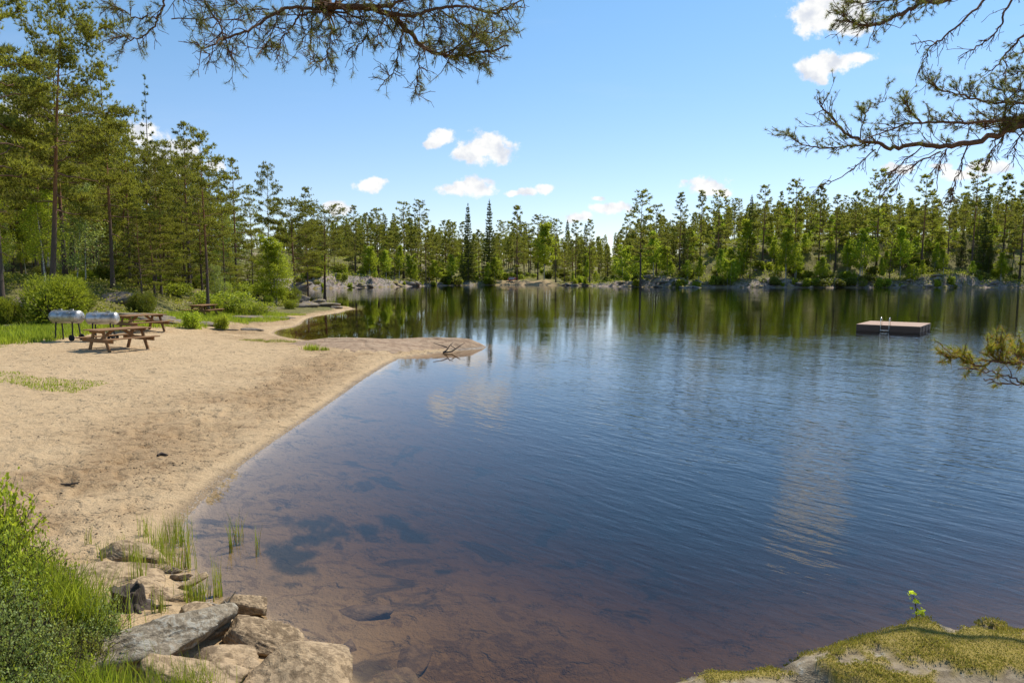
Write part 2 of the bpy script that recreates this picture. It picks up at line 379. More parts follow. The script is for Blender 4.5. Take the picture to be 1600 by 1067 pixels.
def ground(t):
    p = worldp(t); sand = t.attr('sand'); wet = t.attr('wet'); rock = t.attr('rock'); bed = t.attr('bed'); foot = t.attr('foot')
    n1 = t.noise(p, 0.35, 5, 0.6); n2 = t.noise(p, 3.0, 6, 0.65); n3 = t.noise(p, 60, 4, 0.7)
    # sand
    s = t.mixc(n1, (0.51, 0.35, 0.190), (0.62, 0.45, 0.26)); s = t.mixc(t.sstep(n2, 0.45, 0.7, 0, 0.5), s, (0.62, 0.46, 0.27))
    s = t.mixc(t.sstep(n3, 0.58, 0.75, 0, 0.55), s, (0.20, 0.125, 0.065))
    s = t.mixc(t.math('MULTIPLY', t.sstep(t.noise(p, 4.5, 5, 0.75), 0.52, 0.62), t.math('MULTIPLY_ADD', foot, 0.80, 0.10)), s, (0.17, 0.105, 0.05))
    s = t.mixc(t.math('MULTIPLY', foot, 0.68), s, (0.34, 0.215, 0.105))
    s = t.mixc(wet, s, (0.24, 0.16, 0.085))
    # forest floor
    f = t.mixc(t.noise(p, 0.8, 5, 0.65), (0.24, 0.18, 0.08), (0.20, 0.23, 0.035)); f = t.mixc(t.sstep(n2, 0.5, 0.7), f, (0.34, 0.27, 0.13))
    f = t.mixc(t.math('MULTIPLY', n3, 0.6), f, (0.05, 0.045, 0.02))
    r = t.mixc(n2, (0.16, 0.14, 0.12), (0.46, 0.39, 0.33)); r = t.mixc(t.sstep(n1, 0.45, 0.6), r, (0.40, 0.30, 0.24)); r = t.mixc(t.sstep(t.noise(p, 1.3, 6, 0.7), 0.52, 0.42, 0, 0.75), r, (0.06, 0.05, 0.04))
    b = t.mixc(t.noise(p, 1.1, 5, 0.6), (0.45, 0.315, 0.175), (0.27, 0.185, 0.105)); b = t.mixc(t.sstep(t.noise(p, 0.75, 5, 0.65, 0.8), 0.56, 0.63, 0, 0.75), b, (0.07, 0.055, 0.04))
    b = t.mixc(t.sstep(t.noise(p, 2.3, 6, 0.7, 1.5), 0.53, 0.60, 0, 0.5), b, (0.13, 0.08, 0.04))
    b = t.mixc(t.math('MULTIPLY', t.attr('weed'), 0.85), b, (0.035, 0.04, 0.028))
    c = t.mixc(sand, f, s)
    c = t.mixc(t.sstep(t.math('ADD', rock, t.math('MULTIPLY_ADD', n2, 0.8, -0.4)), 0.42, 0.58), c, r)
    c = t.mixc(bed, c, b)
    h = t.math('ADD', t.math('MULTIPLY', t.noise(p, 7.0, 6, 0.72), 1.0), t.math('MULTIPLY', n3, 0.12))
    vo = t.node('ShaderNodeTexVoronoi'); vo.feature = 'SMOOTH_F1'; t.put(vo.inputs['Vector'], t.vmath('ADD', p, t.vmath('SCALE', (1, 1, 0), scale=n2).outputs[0]).outputs[0]); vo.inputs['Scale'].default_value = 3.2
    h = t.math('ADD', h, t.math('MULTIPLY', t.sstep(vo.outputs['Distance'], 0.05, 0.45), 0.55))
    return bsdf(t, c, t.math('MULTIPLY_ADD', wet, -0.45, 0.92), t.bump(h, 0.9, 0.10), spec=0.25)
M['ground'] = mat('ground', ground)

def water(t):
    p = worldp(t); calm = t.attr('calm')
    # wind ripples: crests run from the far left to the near right
    def rip(ang, sx, sy, det, dist, off):
        mp = t.node('ShaderNodeMapping'); mp.vector_type = 'TEXTURE'; mp.inputs['Rotation'].default_value = (0, 0, ang); mp.inputs['Scale'].default_value = (1 / sx, 1 / sy, 1); mp.inputs['Location'].default_value = (off, off * .7, 0)
        t.put(mp.inputs['Vector'], p)
        return t.noise(mp.outputs[0], 1.0, det, 0.5, dist)
    w1 = rip(RAD(-48), 1.5, 6.0, 2.0, 0.5, 0.0); w2 = rip(RAD(-34), 2.8, 10.0, 2.0, 0.4, 5.0); w3 = rip(RAD(-62), 1.0, 3.4, 2.0, 0.3, 9.0)
    big = rip(RAD(-40), 0.35, 1.1, 2.0, 0.0, 3.0)
    patch = t.sstep(t.noise(t.vmath('MULTIPLY', p, (0.06, 0.10, 1)).outputs[0], 1.0, 3, 0.5), 0.35, 0.65, 0.55, 1.25)
    amp = t.math('MULTIPLY', calm, patch)
    h = t.math('ADD', t.math('MULTIPLY', w1, 1.0), t.math('ADD', t.math('MULTIPLY', w2, 0.45), t.math('MULTIPLY', w3, 0.7)))
    h = t.math('ADD', h, t.math('MULTIPLY', big, 1.0))
    h = t.math('MULTIPLY', h, amp)
    nb = t.bump(h, 1.0, WAVE)
    fr = t.node('ShaderNodeFresnel'); fr.inputs[0].default_value = 1.45; t.link(nb, fr.inputs['Normal'])
    gl = t.node('ShaderNodeBsdfGlossy'); gl.inputs['Roughness'].default_value = 0.02; t.link(nb, gl.inputs['Normal']); gl.inputs['Color'].default_value = (1, 1, 1, 1)
    tr = t.node('ShaderNodeBsdfTransparent')
    m = t.node('ShaderNodeMixShader'); t.put(m.inputs[0], fr.outputs[0]); t.link(tr.outputs[0], m.inputs[1]); t.link(gl.outputs[0], m.inputs[2])
    va = t.node('ShaderNodeVolumeAbsorption'); va.inputs['Density'].default_value = 2.3; va.inputs['Color'].default_value = (0.62, 0.50, 0.28, 1)
    return m.outputs[0], va.outputs[0]
WAVE = 0.0145
M['water'] = mat('peaty_lake_water', water)

def wood(name, a, b_, gs=1.0, rough=0.75):
    def f(t):
        p = objc(t); n = t.noise(t.vmath('MULTIPLY', p, (1.5, 30, 30)).outputs[0], gs, 4, 0.6); n2 = t.noise(p, 2.0, 3)
        return bsdf(t, t.mixc(t.math('MULTIPLY_ADD', n, 0.7, t.math('MULTIPLY', n2, 0.3)), a, b_), rough, t.bump(n, 0.3, 0.004))
    return mat(name, f)
M['table_wood'] = wood('stained_pine_boards', (0.17, 0.085, 0.035), (0.36, 0.20, 0.09))
M['deck_wood'] = wood('raft_deck_boards', (0.33, 0.20, 0.13), (0.52, 0.35, 0.25))
M['raft_side'] = wood('raft_side_boards', (0.13, 0.075, 0.05), (0.24, 0.145, 0.10))
M['steel'] = mat('brushed_steel', lambda t: bsdf(t, t.mixc(t.sstep(t.noise(objc(t), 3.5, 5, 0.65), 0.42, 0.66), (0.56, 0.56, 0.55), (0.30, 0.27, 0.24)), t.math('MULTIPLY_ADD', t.noise(t.vmath('MULTIPLY', objc(t), (2, 30, 30)).outputs[0], 2, 3), 0.25, 0.40), metal=1.0, normal=t.bump(t.noise(objc(t), 4, 3), 0.15, 0.02)))
M['chrome'] = mat('ladder_steel', lambda t: bsdf(t, (0.75, 0.75, 0.74), 0.22, metal=1.0))
M['blackmetal'] = mat('black_painted_metal', lambda t: bsdf(t, (0.03, 0.025, 0.022), 0.55))
M['rubber'] = mat('black_wheel_rubber', lambda t: bsdf(t, (0.02, 0.02, 0.02), 0.8))
M['boat_red'] = mat('red_boat_hull', lambda t: bsdf(t, t.mixc(t.noise(objc(t), 6, 3), (0.55, 0.05, 0.05), (0.62, 0.10, 0.09)), 0.4))
M['boat_pale'] = mat('pale_boat_interior', lambda t: bsdf(t, (0.66, 0.58, 0.55), 0.6))
M['pebble'] = mat('shore_gravel', lambda t: bsdf(t, t.mixc(t.node('ShaderNodeNewGeometry').outputs['Random Per Island'], (0.22, 0.16, 0.10), (0.55, 0.47, 0.38)), 0.8))
M['debris'] = mat('dark_plant_litter', lambda t: bsdf(t, t.mixc(t.node('ShaderNodeNewGeometry').outputs['Random Per Island'], (0.045, 0.03, 0.018), (0.16, 0.10, 0.05)), 0.9))

# ---------------------------------------------------------------- lake outline and terrain
def gg(px, py): q = g(px, py, 0); return (q[0], q[1])
def gy(px, Y): return ((px - 800) / 1067.0 * Y * 1.0, Y)
shore = [gg(548,1085), gg(508,1045), gg(455,1000), gg(395,965), gg(335,948), gg(306,925), gg(288,890), gg(276,850), gg(283,818), gg(318,780), gg(362,738),
         gg(420,695), gg(500,641), gg(560,598), gg(600,572), gg(615,565), gg(625,559), gg(700,549), gg(745,543), gg(757,536), (-1.5,29.7), (-4.4,30.3), (-7.6,31.0), (-10.4,32.8),
         (-12.6,35.8), (-13.4,38.9), (-12.9,41.2), gg(480,497), gg(515,491), gg(545,485.5), (-14.6,63.5), (-17.5,70), (-24,80), (-32,100), (-44,125), (-52,146),
         gy(480,157), gy(520,160), gy(560,170), gy(600,178), gy(660,196), gy(700,206), gy(760,214), gy(800,219), gy(850,214), gy(885,203), gy(920,198), gy(950,188), gy(1000,180),
         gy(1060,171), gy(1130,172), gy(1200,173), gy(1300,171), gy(1400,172), gy(1500,171), gy(1600,173), gy(1720,160), gy(1850,128), gy(1950,98),
         (88,70), (72,46), (48,26), (30,14), (16,8.0), (9,5.6), (5.2,4.1), (3.2,3.5), (1.6,3.2), (0.5,3.2), (-0.3,3.9)]
shore = np.array(shore)
def chaikin(p, it=2):
    for _ in range(it):
        q = np.roll(p, -1, 0); p = np.stack([0.75 * p + 0.25 * q, 0.25 * p + 0.75 * q], 1).reshape(-1, 2)
    return p
shore_s = chaikin(shore, 1)
forest = np.array([(-40,2), (-19,12), (-23.0,22), (-25.6,30), (-24.0,34.0), (-20.6,36.0), (-20.8,41), (-20.2,47), (-19.2,56), (-19.0,63), (-22,72), (-30,84), (-40,104), (-52,128), (-62,150), (-170,150), (-170,2)], float)
def sdist(x, y, poly):
    """positive inside"""
    x = np.asarray(x, float); y = np.asarray(y, float)
    if x.size < 64:
        A = poly[:, None, :]; B_ = np.roll(poly, -1, 0)[:, None, :]; E = B_ - A; xx = x.ravel()[None]; yv = y.ravel()[None]
        t = np.clip(((xx - A[..., 0]) * E[..., 0] + (yv - A[..., 1]) * E[..., 1]) / ((E ** 2).sum(-1) + 1e-12), 0, 1)
        dd = ((xx - A[..., 0] - t * E[..., 0]) ** 2 + (yv - A[..., 1] - t * E[..., 1]) ** 2).min(0) ** .5
        c = (A[..., 1] > yv) != (B_[..., 1] > yv); ey = np.where(E[..., 1] == 0, 1e-12, E[..., 1])
        k = (c & (xx < A[..., 0] + (yv - A[..., 1]) * E[..., 0] / ey)).sum(0) % 2 == 1
        return np.where(k, dd, -dd).reshape(x.shape)
    d = np.full(x.shape, 1e18); ins = np.zeros(x.shape, bool)
    n = len(poly)
    for i in range(n):
        ax, ay = poly[i]; bx, by = poly[(i + 1) % n]; ex, ey = bx - ax, by - ay
        t = np.clip(((x - ax) * ex + (y - ay) * ey) / (ex * ex + ey * ey + 1e-12), 0, 1)
        d = np.minimum(d, (x - ax - t * ex) ** 2 + (y - ay - t * ey) ** 2)
        c = (ay > y) != (by > y)
        with np.errstate(divide='ignore', invalid='ignore'):
            xi = ax + (y - ay) * ex / (ey if ey != 0 else 1e-12)
        ins ^= c & (x < xi)
    d = np.sqrt(d); return np.where(ins, d, -d)
def terrain(x, y, full=False):
    x = np.asarray(x, float); y = np.asarray(y, float)
    d = -sdist(x, y, shore_s)                       # + on land
    r = np.hypot(x, y)
    jit = fbm2(x, y, 0.35, 4, 3) * np.clip(r / 60, 0.02, 1.2) * 0.9
    dl = d + jit * sm(r, 40, 90)
    df = sdist(x, y, forest) + fbm2(x, y, 0.18, 3, 9) * 1.2
    df = df + 4.2 * np.exp(-((x + 20) ** 2 / 14 + (y - 28.5) ** 2 / 7)) * (df < 0)
    land = dl > 0
    near = 1 - sm(y, 78, 110)
    # near beach
    zb = 0.045 * np.minimum(dl, 9) + 0.02 * np.clip(dl - 9, 0, 40) + 0.02 * fbm2(x, y, 0.5, 4, 1) * sm(dl, 0.2, 3)
    zb = zb + 0.055 * sm(dl, 0.0, 0.5)
    zb = zb + (0.020 * fbm2(x, y, 2.8, 4, 5, .6) - 0.060 * sm(fbm2(x, y, 2.4, 3, 6), .12, .42) * np.exp(-((dl - 1.9) / 1.7) ** 2)) * sm(dl, 0.15, 0.7)
    bank = 2.2 * sm(df, 0.0, 7.0) * (1 - 0.45 * sm(y, 40, 60)) + 0.035 * np.clip(df - 7, 0, 60) + 0.25 * fbm2(x, y, 0.3, 4, 2) * sm(df, 0, 4)
    mound = 0.75 * np.exp(-((x + 4.6) ** 2 / 2.2 + (y - 3.6) ** 2 / 4.5))
    camm = 1.32 * (1 - sm(np.maximum(np.hypot((x - 1.2) / 2.3, (y + 1.4) / 2.8), 0), 0.75, 1.35))
    zb = zb + 0.34 * np.exp(-(((x + 19) / 7) ** 2 + ((y - 34) / 7) ** 2)) * sm(dl, 1, 6)
    zn = zb + np.maximum(bank, 0) + mound * sm(dl, 0, 0.6) + camm * sm(dl, 0.2, 1.6)
    # far shore and hills
    px = x / np.maximum(y, 1) * 1067 + 800
    hr = 10.0 * sm(px, 1000, 1180) * (1 - 0.25 * sm(px, 1450, 1750)) ; hl = 5.2 * (1 - sm(px, 640, 740))
    rock_rise = (1.0 + 1.6 * sm(px, 930, 1010) + 1.2 * (1 - sm(px, 640, 700))) * sm(dl, 0.2, 3.5) * (0.75 + 0.5 * fbm2(x, y, 0.07, 3, 11)) * (1 - 0.85 * np.exp(-((px - 815) / 50) ** 2)) * (1 - 0.7 * np.exp(-((px - 890) / 30) ** 2))
    zf = 0.17 * np.minimum(dl, 9) * np.exp(-((px - 824) / 56) ** 4) + 0.15 * sm(dl, 0, 1) + np.maximum(rock_rise, 0) + (hr + hl) * sm(dl, 2, 34) + 2.5 * sm(dl, 5, 50) + 0.04 * np.clip(dl - 40, 0, 400) + fbm2(x, y, 0.045, 4, 12) * 1.5 * sm(dl, 3, 14) + fbm2(x, y, 0.3, 4, 13) * 0.45 * sm(dl, 0.5, 4)
    zl = zn * near + zf * (1 - near)
    zl = np.maximum(zl, 0.012 * np.minimum(dl, 1.5) + 0.0)
    # lake bed
    dd = np.maximum(-dl, 0)
    slope = 0.11 + 0.05 * (1 - sm(y, 6, 16)) + 0.40 * np.exp(-((x + 0.7) ** 2 / 1.6 + (y - 4.4) ** 2 / 1.6))
    zw = -slope * dd - 0.0035 * dd ** 2 * near
    zw = np.maximum(zw, -5.0) + 0.035 * fbm2(x, y, 0.9, 4, 21) * sm(dd, 0.3, 2) 
    zw = np.minimum(zw, -0.006 * np.minimum(dd, 2))
    z = np.where(land, zl, zw)
    if full: return z, dl, df, near
    return z
def tz(x, y): return float(terrain(np.array([x]), np.array([y]))[0])

def build_terrain():
    a = np.concatenate([np.arange(-180, -60, 4.0), np.arange(-60, -44, 0.5), np.arange(-44, 44, 0.14), np.arange(44, 60, 0.5), np.arange(60, 180.1, 4.0)])
    r = [0.4]
    while r[-1] < 24: r.append(r[-1] * 1.0105 + 0.002)
    while r[-1] < 100: r.append(r[-1] * 1.012)
    while r[-1] < 330: r.append(r[-1] * 1.0085)
    while r[-1] < 5000: r.append(r[-1] * 1.08)
    r = np.array(r); A, R_ = np.meshgrid(np.radians(a), r, indexing='ij')
    X = R_ * np.sin(A); Y = R_ * np.cos(A)
    z, dl, df, near = terrain(X.ravel(), Y.ravel(), True)
    x = X.ravel(); y = Y.ravel(); V = np.stack([x, y, z], -1)
    na, nr = A.shape
    n1 = fbm2(x, y, 0.35, 4, 31)
    sand = (1 - sm(df + n1 * 1.6, -3.6, -2.4)) * sm(near, 0.4, 0.6)
    bankm = np.exp(-((x + 4.4) ** 2 / 2.0 + (y - 3.4) ** 2 / 3.2)) + (1 - sm(np.hypot(x - 1.2, y + 1.4), 3, 4.0)) + (1 - sm(y + 0.35 * x, 0.2, 1.6))
    sand = sand * (1 - sm(bankm + n1 * 0.2, 0.35, 0.55))
    # grassy blotches on the beach
    wet = 0.7 * (1 - sm(dl + 0.10 * n1, 0.04, 0.26)) * (dl > 0) * sm(near, .4, .6)
    foot = np.exp(-((dl - 1.9) / 1.7) ** 2) * sm(dl, 0.15, 0.5) * sm(fbm2(x, y, 0.8, 3, 8), -0.9, 0.4)
    px = x / np.maximum(y, 1) * 1067 + 800
    rock = (1 - near) * (0.62 * np.exp(-(dl / 5.5) ** 2) + 0.33 * sm(fbm2(x, y, 0.07, 4, 15), -0.1, 0.5) + 0.18 * (px < 690)) * (dl > 0)
    rock = rock * (1 - np.exp(-((px - 815) / 45) ** 2))
    sandf = (1 - near) * np.exp(-((px - 822) / 46) ** 4) * (1 - sm(dl, 4, 9))
    sand = np.maximum(sand, sandf * 0.9)
    rock = np.maximum(rock, 0.55 * near * sm(df, -1.0, 0.5) * (1 - sm(df, 3.5, 5.5)) * sm(fbm2(x, y, 0.4, 3, 44), -0.2, 0.4))
    bed = sm(-dl, 0.0, 0.25)
    weed = np.zeros_like(x)
    for (qx, qy, w) in [(455,845,.36),(500,792,.34),(475,820,.26),(575,790,.26),(612,772,.28),(468,868,.25),(520,800,.22),(690,838,.16),(640,790,.2)]:
        q = g(qx, qy); weed = np.maximum(weed, 1.25 * np.exp(-(((x - q[0]) / w) ** 2 + ((y - q[1]) / (w * 1.1)) ** 2)) )
    weed = sm(weed + .55 * fbm2(x, y, 3.5, 5, 97, .6), .35, .95) * (weed > .02)
    i = np.arange(na - 1)[:, None] * nr; j = np.arange(nr - 1)[None, :]
    Fc = np.stack([i + j, i + nr + j, i + nr + j + 1, i + j + 1], -1).reshape(-1, 4)
    fc = lambda q: q[Fc].mean(1)
    fd, fs, fn = fc(dl), fc(sand), fc(near)
    masks = {'lake_bed': fd < -0.25, 'beach': (fd >= -0.25) & (fs > 0.5) & (fn > .5), 'forest_floor': (fd >= -0.25) & (fs <= 0.5) & (fn > .5), 'hillside': (fd >= -0.25) & (fn <= 0.5)}
    for nm, mk in masks.items():
        Fm = Fc[mk]; u, inv = np.unique(Fm, return_inverse=True)
        b = Buf(); b.add(V[u], inv.reshape(-1, 4))
        o = b.obj(nm, M['ground'], smooth=True, attrs={'sand': sand[u], 'wet': wet[u], 'rock': rock[u], 'bed': bed[u], 'foot': foot[u], 'weed': weed[u]})
        tag(o, kind='structure')
build_terrain()

def build_lake():
    # a closed body of water: fine sheet on top, flat bottom beneath the lake bed
    xs = np.concatenate([np.linspace(-160, -20, 15), np.linspace(-18, 40, 59), np.linspace(45, 260, 20)])
    ys = np.concatenate([np.linspace(0.0, 60, 61), np.linspace(64, 240, 24)])
    X, Y = np.meshgrid(xs, ys, indexing='ij'); nx, ny = X.shape
    x, y = X.ravel(), Y.ravel()
    d = sdist(x, y, shore_s)
    calm = 0.10 + 0.90 * sm(d + 0.45 * (x + 2), 1.0, 13.0) 
    calm = np.maximum(calm, 0.9 * sm(y, 60, 110)) * (1 - 0.74 * sm(y, 20, 42)) * (1 + .6 * np.exp(-((y - 120) / 12) ** 2))
    cove = np.exp(-(((x + 10) / 5) ** 2 + ((y - 40) / 8) ** 2)); calm = calm * (1 - 0.75 * cove)
    V = np.stack([x, y, np.zeros_like(x)], -1)
    i = np.arange(nx - 1)[:, None] * ny; j = np.arange(ny - 1)[None, :]
    F = np.stack([i + j, i + ny + j, i + ny + j + 1, i + j + 1], -1).reshape(-1, 4)
    b = Buf(); b.add(V, F); nt = b.n
    ring = [k * ny for k in range(nx)] + [(nx - 1) * ny + k for k in range(1, ny)] + [k * ny + ny - 1 for k in range(nx - 2, -1, -1)] + [k for k in range(ny - 2, 0, -1)]
    Vb = V[ring].copy(); Vb[:, 2] = -7.0
    n = len(ring); b.v.append(Vb); b.n += n
    k = np.arange(n); kn = (k + 1) % n; ra = np.array(ring)
    b.f4.append(np.stack([ra[k], nt + k, nt + kn, ra[kn]], -1)); b.m4.append(np.zeros(n))
    c = np.array([[50, 100, -7.0]]); b.v.append(c); ci = b.n; b.n += 1
    b.f3.append(np.stack([nt + kn, nt + k, np.full(n, ci)], -1)); b.m3.append(np.zeros(n))
    o = b.obj('lake_water', M['water'], attrs={'calm': np.concatenate([calm, np.zeros(n + 1)])})
    tag(o, kind='structure')
build_lake()
# ---------------------------------------------------------------- vegetation generators
def unit(v): return v / (np.linalg.norm(v, axis=-1, keepdims=True) + 1e-9)
def blades(buf, C, D, n, length, width, spread, R, mi=0, jit=0.0):
    """n thin triangular blades fanning out from every point C about direction D"""
    C = np.repeat(C, n, 0); D = np.repeat(D, n, 0)
    d = unit(D + R.normal(0, spread, C.shape)); L = length * R.uniform(0.6, 1.15, (len(C), 1))
    s = unit(np.cross(d, R.normal(0, 1, C.shape))) * width * 0.5
    C = C + R.normal(0, jit, C.shape) if jit else C
    V = np.stack([C - s, C + s, C + d * L], 1).reshape(-1, 3)
    buf.add(V, np.arange(len(V)).reshape(-1, 3), mi)
def leaves(buf, C, size, R, mi=0, up=0.0, aspect=0.65):
    """diamond leaves of random orientation"""
    n = len(C); d = unit(R.normal(0, 1, (n, 3))); nrm = unit(R.normal(0, 1, (n, 3)) + np.array([0, 0, up]))
    d = unit(np.cross(nrm, d)); s = unit(np.cross(d, nrm)); L = size * R.uniform(0.6, 1.25, (n, 1))
    V = np.stack([C - d * L * .5, C + s * L * aspect * .5, C + d * L * .5, C - s * L * aspect * .5], 1).reshape(-1, 3)
    buf.add(V, np.arange(len(V)).reshape(-1, 4), mi)
def merge_wood(bt, bl, mats, root):
    n = bt.n
    for f in bl.f4: bt.f4.append(f + n); bt.m4.append(np.ones(len(f)))
    for f in bl.f3: bt.f3.append(f + n); bt.m3.append(np.ones(len(f)))
    bt.v += bl.v; bt.n += bl.n
    return bt.obj('trunk', mats, root, smooth=True)
def seeded(s): return np.random.default_rng(s)

def trunk_pts(H, lean, wob, R, n=9):
    t = np.linspace(0, 1, n); ph = R.uniform(0, 6.28, 2)
    x = lean[0] * H * t + wob * H * np.sin(t * 4 + ph[0]) * t * (1 - 0.5 * t); y = lean[1] * H * t + wob * H * np.sin(t * 3.3 + ph[1]) * t * (1 - 0.5 * t)
    return np.stack([x, y, H * t], -1)

def make_pine(name, H, r0, crown0, Rad, seed, nl, detail=1.0, blade=(0.42, 0.115), nb=7, lean=(0, 0), wob=0.012, shape='round', mat_n='needles', dead=4, sub=1.0, pad=0.19, bare=False):
    R = seeded(seed); root = empty(name)
    T = trunk_pts(H, lean, wob, R, 12); tt = np.linspace(0, 1, 12)
    bt = Buf(); flare = 1 + 0.45 * np.exp(-tt * 22)
    add_tube(bt, np.concatenate([T[:1] - [[0, 0, 0.5]], T]), np.concatenate([[r0 * 1.5], r0 * flare * (1 - 0.93 * tt ** 1.1)]), 10 if detail > 1 else 7)
    bl = Buf(); fo = Buf(); C = []; D = []
    az = R.uniform(0, 6.28)
    for i in range(nl + dead):
        isdead = i >= nl
        if isdead: t = crown0 * R.uniform(0.45, 1.0)
        else: t = crown0 + (1 - crown0) * ((i + R.uniform(0, .9)) / nl) ** 0.84
        t = min(t, 0.985); s = max((t - crown0) / (1 - crown0), 0)
        if shape == 'round': sh = min(1, s * 2.2 + 0.55) * (1 - s) ** 0.55 + 0.10
        elif shape == 'cone': sh = (1 - s) ** 0.85 * min(1, s * 4 + .6) + 0.06
        else: sh = (0.55 + 0.6 * math.sin(s * 3.14) ** 0.7) * (1 - s * 0.35)
        az += 2.4 + R.uniform(-.5, .5)
        L = Rad * sh * R.uniform(0.55, 1.12) * (0.45 if isdead else 1)
        base = np.array([np.interp(t, tt, T[:, k]) for k in range(3)])
        rr = r0 * (1 - 0.93 * t ** 1.1)
        el = RAD(-14 + 58 * s ** 1.3) + R.uniform(-.15, .2)
        h = np.array([math.cos(az), math.sin(az), 0]); n = 7; u = np.linspace(0, 1, n)
        curve = R.uniform(0.05, 0.22) * (1 if not isdead else -0.3)
        side = np.array([-h[1], h[0], 0]) * R.normal(0, 0.10)
        pts = base + L * (u[:, None] * (h * math.cos(el) + np.array([0, 0, math.sin(el)])) + (u ** 2)[:, None] * np.array([0, 0, curve]) + (np.sin(u * 3.1))[:, None] * side)
        pts[1:-1] += R.normal(0, 0.02 * L, (n - 2, 3))
        add_tube(bl, pts, np.linspace(min(rr * 0.45, 0.018 * L + 0.012), 0.006, n), 5 if detail > 1 else 4)
        if isdead:
            for q in range(2):
                u0 = R.uniform(.3, .8); p0 = np.array([np.interp(u0, u, pts[:, k]) for k in range(3)])
                add_tube(bl, np.array([p0, p0 + R.normal(0, .18 * L, 3), p0 + R.normal(0, .3 * L, 3) + h * .2 * L]), [0.012, 0.008, 0.003], 3)
            continue
        ns = max(4, int(L * 3.6 * sub))
        for q in range(ns):
            u0 = 1.0 if q == 0 else R.uniform(0.28 if not bare else .5, 1.0) ** 0.8
            p0 = np.array([np.interp(u0, u, pts[:, k]) for k in range(3)])
            a2 = az + R.choice([-1, 1]) * R.uniform(0.15, 1.15); l2 = L * R.uniform(.16, .36) * (1.15 - 0.5 * u0) + 0.22
            d2 = np.array([math.cos(a2), math.sin(a2), R.uniform(-0.05, 0.5)]); d2 /= np.linalg.norm(d2)
            add_tube(bl, np.array([p0, p0 + d2 * l2 * .5 + [0, 0, -.02], p0 + d2 * l2]), [0.012 + .004 * l2, 0.008, 0.003], 3)
            k = max(3, int(l2 * 7 * detail))
            w = R.uniform(0.15, 1.08, (k, 1)); c = p0 + d2 * l2 * w + R.normal(0, 1, (k, 3)) * np.array([pad, pad, pad * .42]) * (0.5 + l2 * .6)
            C.append(c); D.append(np.broadcast_to(d2 * .6 + [0, 0, .55], c.shape))
    top = T[-1]; k = int(10 * detail); C.append(top + R.normal(0, .12, (k, 3)) - [0, 0, .15]); D.append(np.broadcast_to(np.array([0, 0, 1.0]), (k, 3)))
    C = np.concatenate(C); D = np.concatenate(D)
    blades(fo, C, D, nb, blade[0], blade[1], 0.55, R)
    a = merge_wood(bt, bl, [M['bark'], M['bark_limb']], root); c = fo.obj('crown', M[mat_n], root)
    PROTO_CH[root.name] = [a, c]; root['H'] = H
    return root

def make_spruce(name, H, r0, Rad, seed, base_t=0.08, detail=1.0, blade=(0.36, 0.11), nb=7, sparse=0.0, lean=(0, 0)):
    R = seeded(seed); root = empty(name); T = trunk_pts(H, lean, 0.004, R, 8); tt = np.linspace(0, 1, 8)
    bt = Buf(); add_tube(bt, np.concatenate([T[:1] - [[0, 0, .5]], T]), np.concatenate([[r0 * 1.4], r0 * (1 - .95 * tt)]), 7)
    bl = Buf(); fo = Buf(); C = []; D = []
    t = base_t; az = 0
    while t < 0.985:
        s = (t - base_t) / (1 - base_t); nw = R.integers(4, 7) if R.random() > sparse else 2
        for q in range(nw):
            az += 6.28 / nw + R.uniform(-.35, .35); L = Rad * ((1 - s) ** 0.9 * R.uniform(.7, 1.12) + 0.05)
            if R.random() < sparse * 0.6: continue
            base = np.array([np.interp(t, tt, T[:, k]) for k in range(3)]); h = np.array([math.cos(az), math.sin(az), 0])
            u = np.linspace(0, 1, 5); droop = -0.42 * (1 - s) + 0.35 * s ** 2
            pts = base + L * (u[:, None] * h + (droop * u + 0.30 * u ** 2)[:, None] * np.array([0, 0, 1]))
            add_tube(bl, pts, np.linspace(0.02 + .006 * L, .004, 5), 3)
            k = max(4, int(L * 11 * detail)); w = R.uniform(0.12, 1.05, k) ** 0.8
            c = np.stack([np.interp(w, u, pts[:, j]) for j in range(3)], -1)
            sd = np.array([-h[1], h[0], 0]); c = c + sd * (R.normal(0, .17, (k, 1)) * L * (1.15 - w[:, None])) + R.normal(0, .05, (k, 3)) - np.array([0, 0, .05])
            C.append(c); D.append(np.broadcast_to(h * .8 + [0, 0, -0.15 + .3 * s], c.shape))
        t += (0.30 + R.uniform(0, .16)) / H * (1.6 if sparse else 1.1)
    C.append(T[-1] + R.normal(0, .05, (8, 3)) * [1, 1, 4]); D.append(np.broadcast_to(np.array([0, 0, 1.0]), (8, 3)))
    C = np.concatenate(C); D = np.concatenate(D); blades(fo, C, D, nb, blade[0], blade[1], 0.5, R)
    a = merge_wood(bt, bl, [M['bark_spruce'], M['bark_spruce']], root); c = fo.obj('crown', M['spruce'], root)
    PROTO_CH[root.name] = [a, c]; root['H'] = H
    return root

